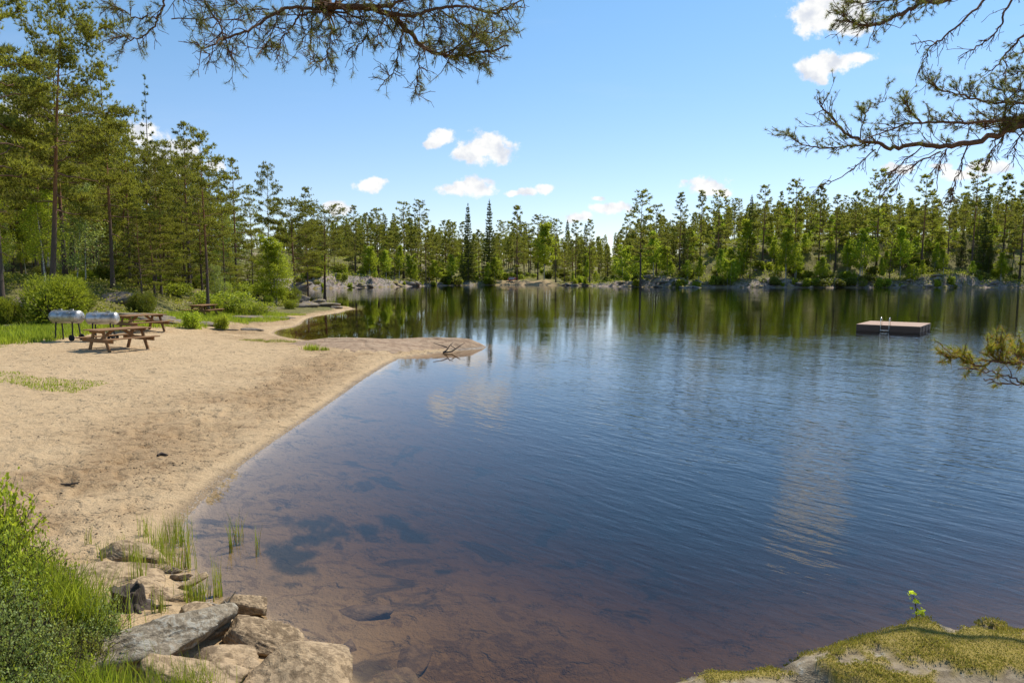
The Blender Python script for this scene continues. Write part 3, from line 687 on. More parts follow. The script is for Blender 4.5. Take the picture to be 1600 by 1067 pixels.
def make_birch(name, H, r0, Rad, seed, base_t=0.25, leaf=0.16, n=7000, stems=1, mat_n='birch', clumps=46):
    R = seeded(seed); root = empty(name); bt = Buf(); bl = Buf(); fo = Buf(); C = []
    for s_ in range(stems):
        ln = R.normal(0, .05 + .06 * (stems > 1), 2); T = trunk_pts(H * R.uniform(.85, 1), ln, 0.012, R, 9); tt = np.linspace(0, 1, 9)
        if stems > 1: T = T + np.append(R.normal(0, .25, 2), 0)
        add_tube(bt, np.concatenate([T[:1] - [[0, 0, .4]], T]), np.concatenate([[r0 * 1.2], r0 * (1 - .92 * tt)]) / (1 + .3 * (stems > 1)), 6)
        nc = clumps // stems; az = R.uniform(0, 6)
        for i in range(nc):
            t = base_t + (1 - base_t) * ((i + .5) / nc); s = (t - base_t) / (1 - base_t); az += 2.4 + R.uniform(-.6, .6)
            L = Rad * (0.35 + math.sin(min(1, s * 1.15 + .12) * 3.14) ** .8 * .75) * R.uniform(.55, 1.1)
            base = np.array([np.interp(t * .93, tt, T[:, k]) for k in range(3)]); h = np.array([math.cos(az), math.sin(az), 0])
            u = np.linspace(0, 1, 5); pts = base + L * (u[:, None] * (h * .85 + [0, 0, .62]) - (u ** 2)[:, None] * np.array([0, 0, .35]))
            add_tube(bl, pts, np.linspace(.018, .004, 5), 3)
            m = max(20, int(n / stems / nc * R.uniform(.6, 1.4))); w = R.uniform(.3, 1.12, m)
            c = np.stack([np.interp(np.minimum(w, 1), u, pts[:, j]) for j in range(3)], -1)
            C.append(c + R.normal(0, 1, (m, 3)) * np.array([.24, .24, .20]) * (0.45 + .32 * L))
    C = np.concatenate(C); leaves(fo, C, leaf, R, up=.5)
    a = merge_wood(bt, bl, [M['birch_bark'], M['bark_spruce']], root); c = fo.obj('crown', M[mat_n], root)
    PROTO_CH[root.name] = [a, c]; root['H'] = H
    return root

def make_bush(name, H, Rad, seed, n=5000, leaf=0.09, lobes=7, mat_n='bush', stem='twig', blade=None, up=.4, inner=.55):
    R = seeded(seed); root = empty(name); st = Buf(); fo = Buf(); C = []; Dn = []
    ctr = []
    for i in range(lobes):
        a = R.uniform(0, 6.28); rr = Rad * math.sqrt(R.random()) * .68
        hz = H * R.uniform(.35, .72) * (1 - .35 * (rr / Rad) ** 2)
        ctr.append((np.array([rr * math.cos(a), rr * math.sin(a), hz]), np.array([Rad * R.uniform(.2, .42), Rad * R.uniform(.2, .42), min(hz, H - hz) * R.uniform(.9, 1.1) + .05])))
    for c, r in ctr:
        m = n // lobes; d = unit(R.normal(0, 1, (m, 3))); rad = R.uniform(inner, 1.0, (m, 1)) ** .6 * (1 + .34 * vn3(d * 3.1 + c, seed)[:, None] + .18 * vn3(d * 9 + c, seed + 1)[:, None])
        p = c + d * r * rad; keep = p[:, 2] > 0.02; C.append(p[keep]); Dn.append(d[keep])
        for q in range(5):
            e = c + unit(R.normal(0, 1, 3)) * r * .8; b0 = np.array([c[0] * .3, c[1] * .3, -0.05])
            add_tube(st, np.array([b0, b0 * .4 + c * .5 + R.normal(0, .04 * Rad, 3), c * .35 + e * .65, e]), np.array([.02, .014, .009, .003]) * (H / 1.2 + .2), 4)
    C = np.concatenate(C); Dn = np.concatenate(Dn)
    if blade: blades(fo, C, Dn * .8 + [0, 0, .5], blade[2], blade[0], blade[1], .5, R)
    else: leaves(fo, C, leaf, R, up=up)
    a = st.obj('stems', M[stem], root); b = fo.obj('foliage', M[mat_n], root); PROTO_CH[root.name] = [a, b]; root['H'] = H
    return root

def make_twiggy(name, H, Rad, seed, nst=90, leaf=0.03, per=26, mat_n='bilberry', aspect=.55, droop=.25):
    """low dwarf shrub: many thin shoots carrying small leaves"""
    R = seeded(seed); root = empty(name); st = Buf(); fo = Buf(); C = []
    for i in range(nst):
        a = R.uniform(0, 6.28); rr = Rad * math.sqrt(R.random()); b0 = np.array([rr * .65 * math.cos(a), rr * .65 * math.sin(a), -0.04])
        h = H * R.uniform(.55, 1.0) * (1 - .5 * (rr / Rad) ** 2); out = np.array([math.cos(a), math.sin(a), 0]) * R.uniform(.1, .5) * h + np.append(R.normal(0, .12 * h, 2), 0)
        u = np.linspace(0, 1, 6); pts = b0 + u[:, None] * np.array([0, 0, h]) + (u ** 1.8)[:, None] * out + R.normal(0, .012, (6, 3)) * u[:, None]
        add_tube(st, pts, np.linspace(.006, .0018, 6), 3)
        w = R.uniform(.25, 1.0, per); c = np.stack([np.interp(w, u, pts[:, j]) for j in range(3)], -1)
        C.append(c + R.normal(0, leaf * .9, (per, 3)))
        for q in range(3):
            u0 = R.uniform(.35, .9); p0 = np.array([np.interp(u0, u, pts[:, j]) for j in range(3)]); e = p0 + np.append(R.normal(0, .16 * H, 2), R.uniform(.02, .16) * H)
            add_tube(st, np.array([p0, (p0 + e) / 2 + [0, 0, .01], e]), [.003, .0024, .0012], 3)
            w = R.uniform(.1, 1, (per // 2, 1)); C.append(p0 + (e - p0) * w + R.normal(0, leaf * .7, (per // 2, 3)))
    leaves(fo, np.concatenate(C), leaf, R, up=.7, aspect=aspect)
    a = st.obj('stems', M['twig'], root); b = fo.obj('foliage', M[mat_n], root); PROTO_CH[root.name] = [a, b]; root['H'] = H
    return root

def grass_blades(buf, x, y, z, hgt, wid, R, lean=.35, seg=3):
    """curved grass blades standing at the points"""
    n = len(x); h = hgt * R.uniform(.5, 1.15, n); a = R.uniform(0, 6.28, n); dx = np.cos(a); dy = np.sin(a); l = R.uniform(0.05, 1, n) * lean * h
    b = R.uniform(0, 6.28, n); sx = np.cos(b) * wid / 2; sy = np.sin(b) * wid / 2
    rows = []
    for k in range(seg + 1):
        u = k / seg; w = (1 - u) ** .7 if k < seg else 0.0
        px = x + dx * l * u ** 2; py = y + dy * l * u ** 2; pz = z - .01 + h * (u - .12 * u ** 2 * (l / (h + 1e-6)))
        rows.append(np.stack([px - sx * w, py - sy * w, pz], -1)); rows.append(np.stack([px + sx * w, py + sy * w, pz], -1))
    V = np.stack(rows, 1); m = 2 * (seg + 1); i = np.arange(n)[:, None] * m
    F = np.concatenate([np.stack([i[:, 0] + 2 * k, i[:, 0] + 2 * k + 1, i[:, 0] + 2 * k + 3, i[:, 0] + 2 * k + 2], -1) for k in range(seg)])
    buf.add(V.reshape(-1, 3), F)

# ---------------------------------------------------------------- prototypes
FARP = [make_pine('pine_tree', 16, .17, .30, 3.1, 11, 34, 1.0, wob=.010), make_pine('pine_tree', 17, .18, .38, 2.9, 12, 32, 1.0, shape='cone', wob=.012),
        make_pine('pine_tree', 14, .15, .18, 3.0, 13, 36, 1.0, shape='cone', wob=.008), make_pine('pine_tree', 17, .19, .36, 3.5, 14, 30, 1.1, wob=.016),
        make_pine('pine_tree', 15, .14, .14, 2.7, 15, 38, 1.0, shape='cone'), make_pine('pine_tree', 16, .14, .44, 2.6, 16, 24, 1.0, wob=.014)]
FARS = [make_spruce('spruce_tree', 15, .16, 2.3, 21, .04), make_spruce('spruce_tree', 13, .14, 1.9, 22, .06), make_spruce('spruce_tree', 16, .15, 1.7, 23, .2, sparse=.3)]
FARB = [make_birch('birch_tree', 10, .09, 2.5, 31, n=5200, leaf=.27), make_birch('birch_tree', 11, .09, 2.0, 32, n=4600, leaf=.26, base_t=.3), make_birch('birch_tree', 8, .07, 2.4, 33, n=5000, leaf=.25, stems=3, base_t=.15)]
FARU = [make_bush('bush', 1.6, 1.3, 41, n=2200, leaf=.2, mat_n='bush'), make_bush('bush', 1.2, 1.5, 42, n=2200, leaf=.18, mat_n='darkbush'), make_bush('bush', 2.2, 1.2, 43, n=2200, leaf=.2, mat_n='birch')]
NP = [make_pine('pine_tree', 17, .21, .36, 4.4, 51, 34, 1.9, (.29, .050), 12, pad=.19, dead=9), make_pine('pine_tree', 16, .17, .26, 3.7, 52, 36, 1.9, (.28, .050), 12, shape='cone', dead=8, pad=.25),
      make_pine('pine_tree', 15, .16, .42, 3.3, 53, 32, 1.9, (.28, .050), 12, dead=10, pad=.24, wob=.02), make_pine('pine_tree', 14, .13, .14, 3.0, 54, 40, 1.8, (.27, .050), 11, shape='cone', dead=4, pad=.24),
      make_pine('pine_tree', 18, .22, .30, 5.2, 55, 36, 1.8, (.30, .052), 12, dead=8, pad=.27, shape='open')]
NSP = make_spruce('spruce_tree', 17, .14, 1.5, 61, .15, 1.3, (.28, .06), 9, sparse=.55)
NBI = [make_birch('birch_tree', 9, .08, 1.9, 71, n=26000, leaf=.12, stems=4, base_t=.04, clumps=120), make_birch('birch_tree', 11, .09, 2.3, 72, n=9000, leaf=.13, stems=1, clumps=70), make_birch('birch_tree', 6, .05, 1.5, 73, n=6000, leaf=.11, stems=2, base_t=.12, mat_n='willow')]
NBU = [make_bush('bush', 2.2, 2.0, 81, n=11000, leaf=.10, lobes=20, mat_n='bush', blade=(.16, .035, 2)), make_bush('bush', 1.7, 1.7, 82, n=7000, lobes=15, mat_n='darkbush', blade=(.16, .035, 3)),
       make_bush('bush', 1.0, .6, 83, n=2600, leaf=.075, lobes=7, mat_n='birch', inner=.2), make_bush('bush', 0.9, 1.2, 84, n=4500, leaf=.08, lobes=10, mat_n='bush')]
for pl in (FARP, FARS, FARB, FARU, NP, [NSP], NBI, NBU):
    for o in pl: o['used'] = 0
def place(proto, loc, rz, H=None, sc=1.0, label=None, cat=None, group=None, tilt=(0, 0), wide=1.0):
    s = H / proto['H'] if H else sc
    loc = Vector(loc)
    if not proto['used']:
        proto['used'] = 1; r = proto; r.location = loc; r.rotation_euler = (tilt[0], tilt[1], rz); r.scale = (s * wide, s * wide, s)
    else:
        r = dup(proto, loc, rz, (s * wide, s * wide, s), tilt=tilt)
        if 'group' in r.keys(): del r['group']
    tag(r, label, cat)
    if group: r['group'] = group
    return r
PLACED = []
def tree_at(proto, px, Y, top=None, label=None, cat='tree', group=None, rz=None, wide=1.0, H=None, tilt=(0, 0)):
    x = (px - CX) / F_PX * Y; x = x / (math.cos(PITCH) + 0.0) * 1.0 if False else x
    z = tz(x, Y)
    if top is not None:
        H = P(px, top, Y)[2] - z
    r = place(proto, (x, Y, z - .03), random.uniform(0, 6.28) if rz is None else rz, H, 1.0, label, cat, group, tilt, wide)
    PLACED.append((x, Y)); return r
random.seed(5)

# ---- far shore: single trees that stand out, base column px, depth, height of the tip in the view
HERO = [
 (FARP[0], 1000, 176, 300, 'tall dark pine at the hill foot, rising beside the gap in the skyline'),
 (FARP[3], 1024, 190, 322, 'flat-topped pine just right of the tall dark pine at the hill foot'),
 (FARP[1], 1060, 186, 302, 'slim pine on the hill slope under the small white cloud'),
 (FARP[4], 1092, 186, 299, 'dense pointed pine on the slope, dark against the cloud on the right'),
 (FARP[0], 1120, 180, 300, 'tall pine with a long bare trunk growing from the shore rocks of the hill'),
 (FARP[3], 1189, 183, 292, 'broad pine with long bare trunk left of the first bright birch on the hill'),
 (FARP[0], 1238, 181, 284, 'bushy-topped pine near the middle of the far hill'),
 (FARP[4], 1276, 183, 289, 'cone-shaped dark pine right of the bushy-topped pine on the hill'),
 (FARP[1], 1302, 184, 305, 'narrow pine with high crown in the middle of the hillside row'),
 (FARP[0], 1366, 184, 267, 'tallest broad pine of the far hill, under the tips of the overhanging branch'),
 (FARP[3], 1436, 180, 276, 'straight pine with a thick trunk standing in front of the hillside clearing'),
 (FARP[5], 1514, 180, 254, 'thin high pine with almost bare stem, tallest tree on the far shore'),
 (FARP[2], 1562, 183, 273, 'dense pine right of the thin high pine on the far hill'),
 (FARS[0], 1532, 184, 290, 'dark spruce close to the thin high pine on the far hill'),
 (FARP[2], 1590, 176, 285, 'broad low-crowned pine at the right edge of the far shore'),
 (FARS[0], 732, 214, 321, 'dark pointed spruce above the wooded shore left of the red boat'),
 (FARS[1], 765, 222, 317, 'slender dark spruce spire straight above the small sandy landing'),
 (FARS[0], 722, 212, 395, 'low wide dark spruce standing right at the water left of the sandy landing'),
 (FARP[3], 632, 208, 318, 'flat-crowned pine on the rocky knoll of the far left shore'),
 (FARP[0], 658, 212, 315, 'full pine on the top of the rocky knoll, tallest there'),
 (FARP[5], 666, 200, 345, 'thin pine with long bare trunk rooted on the shore rocks'),
 (FARP[5], 576, 186, 335, 'bare-stemmed pine leaning over the pale shore rocks'),
 (FARP[3], 592, 186, 328, 'pine with bare trunk and round top beside the leaning pine on the rocks'),
 (FARP[1], 556, 190, 322, 'pine with a pointed top over the left end of the far rocks'),
 (FARP[2], 808, 226, 322, 'wide dark pine behind the small sandy landing with the boat'),
 (FARP[0], 840, 226, 338, 'round-topped pine right of the wide dark pine behind the landing'),
 (FARP[5], 868, 216, 344, 'tall bare-stemmed pine behind the pale rock at the waterline'),
 (FARP[5], 899, 206, 346, 'bare-stemmed pine at the shore right of the pale waterline rock'),
 (FARP[1], 921, 203, 344, 'pine with two-thirds bare trunk near the dip in the skyline'),
 (FARP[4], 1476, 186, 295, 'dark narrow pine between the clearing and the thin high pine'),
 (FARP[2], 1330, 188, 300, 'short-trunked pine left of the tallest broad pine'),
 (FARB[0], 1226, 176, 352, 'bright green birch low on the hill among the pine trunks'),
 (FARB[2], 1342, 178, 352, 'light green birch below the tallest broad pine on the hill'),
 (FARB[0], 1404, 178, 345, 'pale green birch on the hill left of the clearing'),
 (FARB[1], 1165, 180, 330, 'thin yellow-green birch at the brow of the hill'),
 (FARB[2], 975, 181, 378, 'yellow-green birch at the water just left of the hill'),
 (FARB[1], 1020, 182, 350, 'bright birch leaning among the pines at the foot of the hill'),
 (FARB[1], 624, 192, 375, 'bright birch in the crevice of the rocky left knoll'),
 (FARB[0], 850, 220, 340, 'tall leafy birch behind the sandy landing'),
 (FARB[2], 1138, 173, 402, 'small vivid green rowan on the rocks at the foot of the hill slope'),
]
for pr, px, Y, top, lab in HERO:
    tree_at(pr, px, Y, top, lab, 'tree', wide=.74 if pr in FARS and 'wide' not in lab else 1.0)

SKY = np.array([(380,330),(480,332),(520,330),(560,325),(600,322),(660,322),(700,332),(735,330),(765,330),(800,330),(840,342),(880,346),(920,345),(965,347),(985,330),(1020,318),(1060,310),(1125,308),(1160,302),(1200,300),(1240,290),(1300,300),(1330,300),(1366,282),(1400,296),(1436,286),(1480,292),(1520,280),(1560,282),(1650,285),(1800,290)], float)
def skyline(px): return float(np.interp(px, SKY[:, 0], SKY[:, 1]))
def shore_depth(px):
    tbl = np.array([(440,150),(480,157),(520,160),(560,170),(600,178),(660,196),(700,206),(760,214),(800,219),(850,214),(885,203),(920,198),(950,188),(1000,180),(1060,171),(1130,172),(1200,173),(1300,171),(1400,172),(1500,171),(1600,173),(1720,160)], float)
    return float(np.interp(px, tbl[:, 0], tbl[:, 1]))
ZN = [(600, 'at left of far rocky knoll'), (700, 'atop the far rocky knoll'), (775, 'left of the sandy landing'), (880, 'behind the sandy landing'),
      (960, 'below the skyline dip'), (1080, 'at the hill foot'), (1220, 'on the left hillside'), (1340, 'on the middle hillside'), (1460, 'by the hillside clearing'), (9999, 'on the rightmost hillside')]
LZ = [(200, 'behind the steel grills'), (350, 'behind the picnic tables'), (9999, 'behind the inlet sand')]
ORD = ['leftmost', 'second', 'third', 'fourth', 'fifth', 'sixth', 'seventh', 'eighth', 'ninth', 'tenth', 'eleventh', 'twelfth', 'thirteenth', 'fourteenth', 'fifteenth', 'sixteenth', 'seventeenth', 'eighteenth', 'nineteenth', 'twentieth']
REC = []
def name_all():
    """labels that single each scattered plant out: size, kind, row, landmark, order from the left"""
    sets = {}
    for o, kind, row, zn, px, H in REC: sets.setdefault((kind, row), []).append((o, zn, px, H))
    for (kind, row), L in sets.items():
        hs = sorted(q[3] for q in L); a, b = hs[len(hs) // 3], hs[2 * len(hs) // 3]
        cells = {}
        for o, zn, px, H in L:
            z = next(n for e, n in zn if px < e); sz = 'short' if H < a else ('tall' if H > b else 'middling')
            cells.setdefault((z, sz), []).append((px, o))
        for (z, sz), m in cells.items():
            m.sort(key=lambda q: q[0])
            for k, (px, o) in enumerate(m):
                if len(m) == 1: o['label'] = f'only {sz} {kind} {row} {z}'
                else: o['label'] = f'{ORD[min(k, 19)]} {sz} {kind} {"" if k == 0 else "from left "}{row} {z}'
def scatter(n, protos, lo, hi, hr, cat, kind, row, grp, px0=470, px1=1680, mind=1.6, wide=(.85, 1.15), cap=True, power=1.0, dens=None):
    c = 0; tries = 0
    while c < n and tries < n * 40:
        tries += 1; px = random.uniform(px0, px1)
        if dens is not None and random.random() > dens(px): continue
        Y = shore_depth(px) + lo + (hi - lo) * random.random() ** power; x = (px - CX) / F_PX * Y
        if min([(x - a) ** 2 + (Y - b) ** 2 for a, b in PLACED] or [99]) < mind ** 2: continue
        if 775 < px < 880 and Y < shore_depth(px) + 9: continue
        z = tz(x, Y); H = random.uniform(*hr)
        if cap:
            hm = P(px, skyline(px) + random.uniform(0, 1) ** 1.6 * 46, Y)[2] - z
            H = min(H * (1 + (Y - 170) / 700), hm)
            if H < 4: continue
        pr = random.choice(protos)
        ro = place(pr, (x, Y, z - .05), random.uniform(0, 6.28), H, 1.0, None, cat, grp, (random.gauss(0, .02), random.gauss(0, .02)), random.uniform(*wide)); PLACED.append((x, Y)); c += 1; REC.append((ro, kind, row, ZN, px, H))
scatter(44, FARP + [FARP[2], FARP[4], FARP[4]], 4, 24, (9, 16), 'tree', 'pine', 'near water', 'pines near the far shore', mind=2.4, dens=lambda p: 1.0 if p < 960 else .45)
scatter(118, FARP + [FARP[2], FARP[4]], 22, 95, (9, 18), 'tree', 'pine', 'in back rows', 'pines in the back rows of the far wood', power=1.3, mind=2.2)
scatter(42, FARS, 4, 80, (8, 15), 'tree', 'dark spruce', 'among pines', 'spruces of the far wood', wide=(.8, 1.1))
scatter(150, FARB, 1.5, 45, (4, 9.5), 'tree', 'bright birch', 'among trunks', 'birches of the far wood', mind=1.3, power=1.4, dens=lambda p: 1.0 if p > 640 else .5)
scatter(190, FARU, .4, 30, (.8, 2.6), 'bush', 'green bush', 'on the bank', 'bushes on the far bank', mind=.9, wide=(1.0, 1.8), cap=False, power=1.4)
# distant ridge in the dip of the skyline
for k in range(30):
    px = random.uniform(780, 1180) if k < 24 else random.uniform(480, 780); Y = random.uniform(330, 420); x = (px - CX) / F_PX * Y
    top = {True: 343, False: 352}[px < 980] + random.uniform(-8, 8) - 12 * (px > 985)
    z = tz(x, Y); H = P(px, top, Y)[2] - z
    H = max(8, min(H, 24)); ro = place(random.choice(FARP + FARS), (x, Y, z), random.uniform(0, 6), H, 1, None, 'tree', 'trees on the distant ridge'); REC.append((ro, 'distant tree', 'on the ridge', ZN, px, H))
print('far placed', len(PLACED))

# ---- left wood behind the beach
LEFT = [
 (NP[0], 2, 33, -70, 'thick-trunked pine at the left edge of the picture with pale bare limbs', 'r', (0, 0)),
 (NP[4], 82, 38, 12, 'big pine leaning left, its thick dark trunk rising behind the round bush', 'l', (0, -.085)),
 (NP[0], 105, 46, 78, 'upright dark-trunked pine right of the leaning one on the sunny bank', 'r', (0, 0)),
 (NP[1], 178, 43, 112, 'tall pine with an orange upper trunk behind the two steel grills', 'r', (0, 0)),
 (NP[2], 158, 50, 170, 'slender pine leaning left behind the orange-trunked pine', 'r', (0, -.05)),
 (NP[3], 206, 47, 190, 'pine with long pale limbs reaching right over the boulder bank', 'r', (0, 0)),
 (NSP, 243, 64, 124, 'ragged half-bare spruce spire sticking out above the left wood', 'r', (0, 0)),
 (NP[1], 298, 56, 192, 'pointed pine with a forked trunk just left of the tallest one by the far table', 'r', (0, 0)),
 (NP[2], 325, 47, 212, 'straight dark pine trunk directly behind the far picnic table', 'r', (0, 0)),
 (NP[3], 352, 54, 300, 'young full pine right of the straight trunk behind the far table', 'r', (0, 0)),
 (NP[1], 371, 62, 248, 'cone-topped pine in the middle of the left wood', 'r', (0, 0)),
 (NP[3], 396, 66, 290, 'rounded pine between the cone-topped pine and the lone thin one', 'r', (0, 0)),
 (NP[2], 424, 82, 262, 'thin sparse pine standing alone against the sky above the leafy tree', 'r', (0, 0)),
 (NP[3], 482, 84, 294, 'dark pointed pine at the right end of the left wood', 'r', (0, 0)),
 (NP[4], 462, 76, 318, 'spreading old pine with twisted limbs leaning over the inlet', 'r', (0, .10)),
 (NP[4], 508, 92, 330, 'low wide-crowned pine hanging over the water beyond the rocky point', 'r', (0, .14)),
 (NBI[0], 428, 60, 362, 'bright green multi-stemmed leafy tree beside the rocky point', 'r', (0, 0)),
]
for pr, px, Y, top, lab, _, tilt in LEFT:
    wide = .8 if pr in (NSP,) or px in (82, 105) else (1.25 if 'spreading' in lab or 'low wide' in lab else (1.3 if 'multi-stemmed' in lab else 1.0))
    if 'thin sparse' in lab: wide = .6
    if wide == 1.0: wide = .86
    tree_at(pr, px, Y, top, lab, 'tree', wide=wide, tilt=tilt)
LSKY = np.array([(-400,-200),(-60,-60),(20,10),(60,60),(100,105),(140,145),(185,150),(215,175),(260,215),(300,220),(340,240),(370,265),(400,300),(450,312),(500,325),(540,335),(600,350)], float)
def lscatter(n, protos, hr, cat, kind, row, grp, dfr, Yr=(28, 120), mind=2.0, cap=True, wide=(.85, 1.15), pxr=(-140, 520)):
    c = 0; tries = 0
    while c < n and tries < 6000:
        tries += 1; Y = random.uniform(*Yr); px = random.uniform(*pxr); x = (px - CX) / F_PX * Y
        df = float(sdist(np.array([x]), np.array([Y]), forest)[0])
        if not dfr[0] < df < dfr[1]: continue
        if cat == 'bush' and px < 300 and Y < 43: continue
        if min([(x - a) ** 2 + (Y - b) ** 2 for a, b in PLACED] or [99]) < mind ** 2: continue
        z = tz(x, Y); H = random.uniform(*hr)
        if cap:
            H = min(H, P(px, float(np.interp(px, LSKY[:, 0], LSKY[:, 1])) + random.uniform(4, 50), Y)[2] - z)
            if H < 5: continue
        ro = place(random.choice(protos), (x, Y, z - .03), random.uniform(0, 6.28), H, 1, None, cat, grp, (random.gauss(0, .02), random.gauss(0, .02)), random.uniform(*wide)); PLACED.append((x, Y)); c += 1; REC.append((ro, kind, row, LZ, px, H))
lscatter(22, NP, (9, 17), 'tree', 'pine', 'in front rows', 'pines at the front of the left wood', (4, 14), mind=2.2, wide=(.7, .95))
lscatter(46, NP, (11, 18), 'tree', 'pine', 'deep in wood', 'pines deep in the left wood', (12, 60), (34, 150), mind=2.6, wide=(.7, 1.0))
lscatter(50, [NBI[1], NBI[2]], (4, 10), 'tree', 'leafy birch', 'under the pines', 'birches under the pines of the left wood', (6, 45), mind=1.8)
lscatter(38, [NP[3]], (3, 8), 'tree', 'bushy young pine', 'at wood edge', 'small pines at the edge of the left wood', (1.5, 16), (42, 110), mind=1.6, cap=False, wide=(1.1, 1.6), pxr=(100, 520))
lscatter(40, [NBU[1], NBU[3], NBU[0]], (.7, 1.6), 'bush', 'low bush', 'at wood foot', 'bushes at the foot of the left wood', (0.4, 12), (36, 100), mind=1.2, cap=False, wide=(.9, 1.4))
# named bushes
tree_at(NBU[0], 88, 33, None, 'large round bright green bush behind the steel grills', 'bush', H=2.2, wide=1.08)
tree_at(NBU[0], 8, 31.5, None, 'rounded green bush at the left edge beside the large round bush', 'bush', H=1.3, wide=.7)
tree_at(NBU[1], 225, 40, None, 'dark bush right behind the flat boulder', 'bush', H=1.2, wide=.8)
tree_at(NBU[1], 132, 36.5, None, 'dark shaded bush on the bank right of the large round bush', 'bush', H=1.0, wide=.8)
tree_at(NBU[2], 298, 34, None, 'small vivid green bush left of the far picnic table', 'bush', H=.95, wide=1.1)
tree_at(NBU[2], 345, 36, None, 'small vivid green bush right of the far picnic table', 'bush', H=.85, wide=1.05)
tree_at(NBU[3], 398, 48, None, 'bright low bush left of the leafy tree by the inlet sand', 'bush', H=1.0, wide=1.2)
tree_at(NBU[3], 380, 49, None, 'yellowish low bush where the wood meets the inlet sand', 'bush', H=.95, wide=.9)
tree_at(NBI[2], 345, 52, None, 'pale slender willow at the edge of the inlet sand', 'tree', H=3.6)
tree_at(NBU[3], 455, 58, None, 'low green bush between the leafy tree and the rocky point', 'bush', H=.8, wide=.8)
# ---------------------------------------------------------------- rocks
def rock_mesh(size, seed, layer=(0.25, 0.3, 1.0), blocky=15, rough=.07, sub=5, strata=.05, flat=None):
    R = seeded(seed); bm = bmesh.new(); bmesh.ops.create_icosphere(bm, subdivisions=sub, radius=1.0)
    V = np.array([v.co for v in bm.verts]); F = np.array([[v.index for v in f.verts] for f in bm.faces]); bm.free()
    d = unit(V); r = np.full(len(d), 1.25)
    for k in range(blocky):
        n = unit(R.normal(0, 1, 3)) if k > 1 else np.array([R.normal(0, .12), R.normal(0, .12), 1.0 if k == 0 else -1.0]); n = n / np.linalg.norm(n)
        dd = R.uniform(.56, .86); c = d @ n; m = c > 0.05; rr = np.full(len(d), 9.0); rr[m] = dd / c[m]
        r = -np.log(np.exp(-r * 34) + np.exp(-rr * 34)) / 34
    p = d * r[:, None]; s = np.asarray(size, float) / 2; p = p * s
    L = float(min(s)); l = np.asarray(layer, float); l /= np.linalg.norm(l)
    w = (p @ l) / (L * .16) + fbm(p / L, .8, 3, seed) * .9
    st = np.abs((w - np.floor(w)) - .5) * 2; st = sm(st, .55, 1.0); amp = fbm(p / L, 1.1, 3, seed + 5) * .5 + .6
    off = -strata * st * amp * 1.6 + rough * fbm(p / L, 1.3, 5, seed + 9) + rough * .35 * fbm(p / L, 5.5, 4, seed + 3)
    p = p + unit(p) * (off * L)[:, None]
    return p, F
def rock(name, loc, size, rz=0, tilt=(0, 0), seed=1, mat_n='rock_tan', label=None, cat='rock', group=None, **kw):
    p, F = rock_mesh(size, seed, **kw); b = Buf(); b.add(p, F); o = b.obj(name, M[mat_n], smooth=True)
    o.location = loc; o.rotation_euler = (tilt[0], tilt[1], rz); return tag(o, label, cat, group)
# lower-left shore, back to front
NR = [  # px, py, z, (sx, sy, sz), rz, tilt, seed, material, label
 (212, 868, .10, (.62, .50, .30), .3, (.1, .15), 101, 'rock_tan', 'angular tan rock behind the reeds, dark under its right edge'),
 (243, 888, .03, (.52, .34, .15), -.2, (0, .08), 102, 'rock_tan', 'flat low rock in the wet sand below the angular tan rock'),
 (180, 900, .10, (.95, .75, .26), .5, (.05, .1), 103, 'rock_tan', 'broad sandy ledge of rock left of the black stump'),
 (228, 922, .10, (.40, .30, .28), .8, (.2, .3), 104, 'rock_tan', 'upright wedge rock just right of the black stump'),
 (258, 936, .06, (.46, .36, .24), .2, (.1, .25), 105, 'rock_tan', 'pale split rock at the waterline between stump and leaning slab'),
 (303, 908, .10, (.40, .20, .13), .75, (-.35, -.30), 106, 'rock_tan', 'small leaning slab propped above the water behind the green tuft'),
 (382, 946, .05, (.66, .30, .22), -.25, (.1, .06), 107, 'rock_tan', 'half-sunk tan wedge whose tip runs into the lake'),
 (188, 952, .10, (.50, .45, .35), .1, (0, 0), 112, 'rock_tan', 'brown rock buried in the bank under the stump'),
 (322, 985, .08, (.50, .52, .42), .4, (.2, -.1), 113, 'rock_tan', 'broken brown rock wedged between the grey slab and the front boulders'),
 (403, 1000, .10, (.70, .46, .36), -.15, (.15, .12), 108, 'rock_tan', 'rough tan boulder with a dark hollow beneath, second from the water'),
 (487, 1050, .12, (1.0, .76, .46), -.3, (.12, .10), 109, 'rock_tan', 'largest smooth tan boulder at the bottom edge, beside the water'),
 (352, 1040, .16, (.55, .44, .36), .9, (.25, .2), 110, 'rock_tan', 'cracked flaky rock left of the largest smooth boulder'),
 (300, 1066, .22, (.60, .5, .40), .2, (.1, .3), 111, 'rock_tan', 'jagged rock at the bottom edge right of the grass tuft'),
 (262, 962, .06, (.22, .16, .12), .3, (.1, .2), 115, 'rock_tan', 'fist-sized stone between the pale split rock and the grey slab'),
 (345, 960, .02, (.20, .15, .12), 1.0, (.1, .1), 116, 'rock_tan', 'small wet stone behind the upright forked twig'),
 (438, 1012, .02, (.26, .18, .14), .2, (.2, .1), 117, 'rock_tan', 'small stone wedged at the water between the two largest boulders'),
 (283, 900, .02, (.18, .14, .10), .6, (0, .1), 118, 'rock_tan', 'pebble-like stone at the foot of the tall single reed stems'),
 (236, 950, .08, (.20, .16, .14), .9, (.1, .1), 119, 'rock_tan', 'little stone beside the crooked grey root'),
 (388, 1072, .10, (.42, .4, .34), .5, (.1, .1), 114, 'rock_tan', 'small angular rock at the bottom edge under the dark hollow'),
]
for px, py, z, s, rz, tl, sd, mt, lab in NR:
    s = (s[0] * 1.08, s[1] * 1.05, s[2] * .92)
    rock('shore_rock', g(px, py, z + .02), s, rz, tl, sd, mt, lab, group='rocks on the near shore')
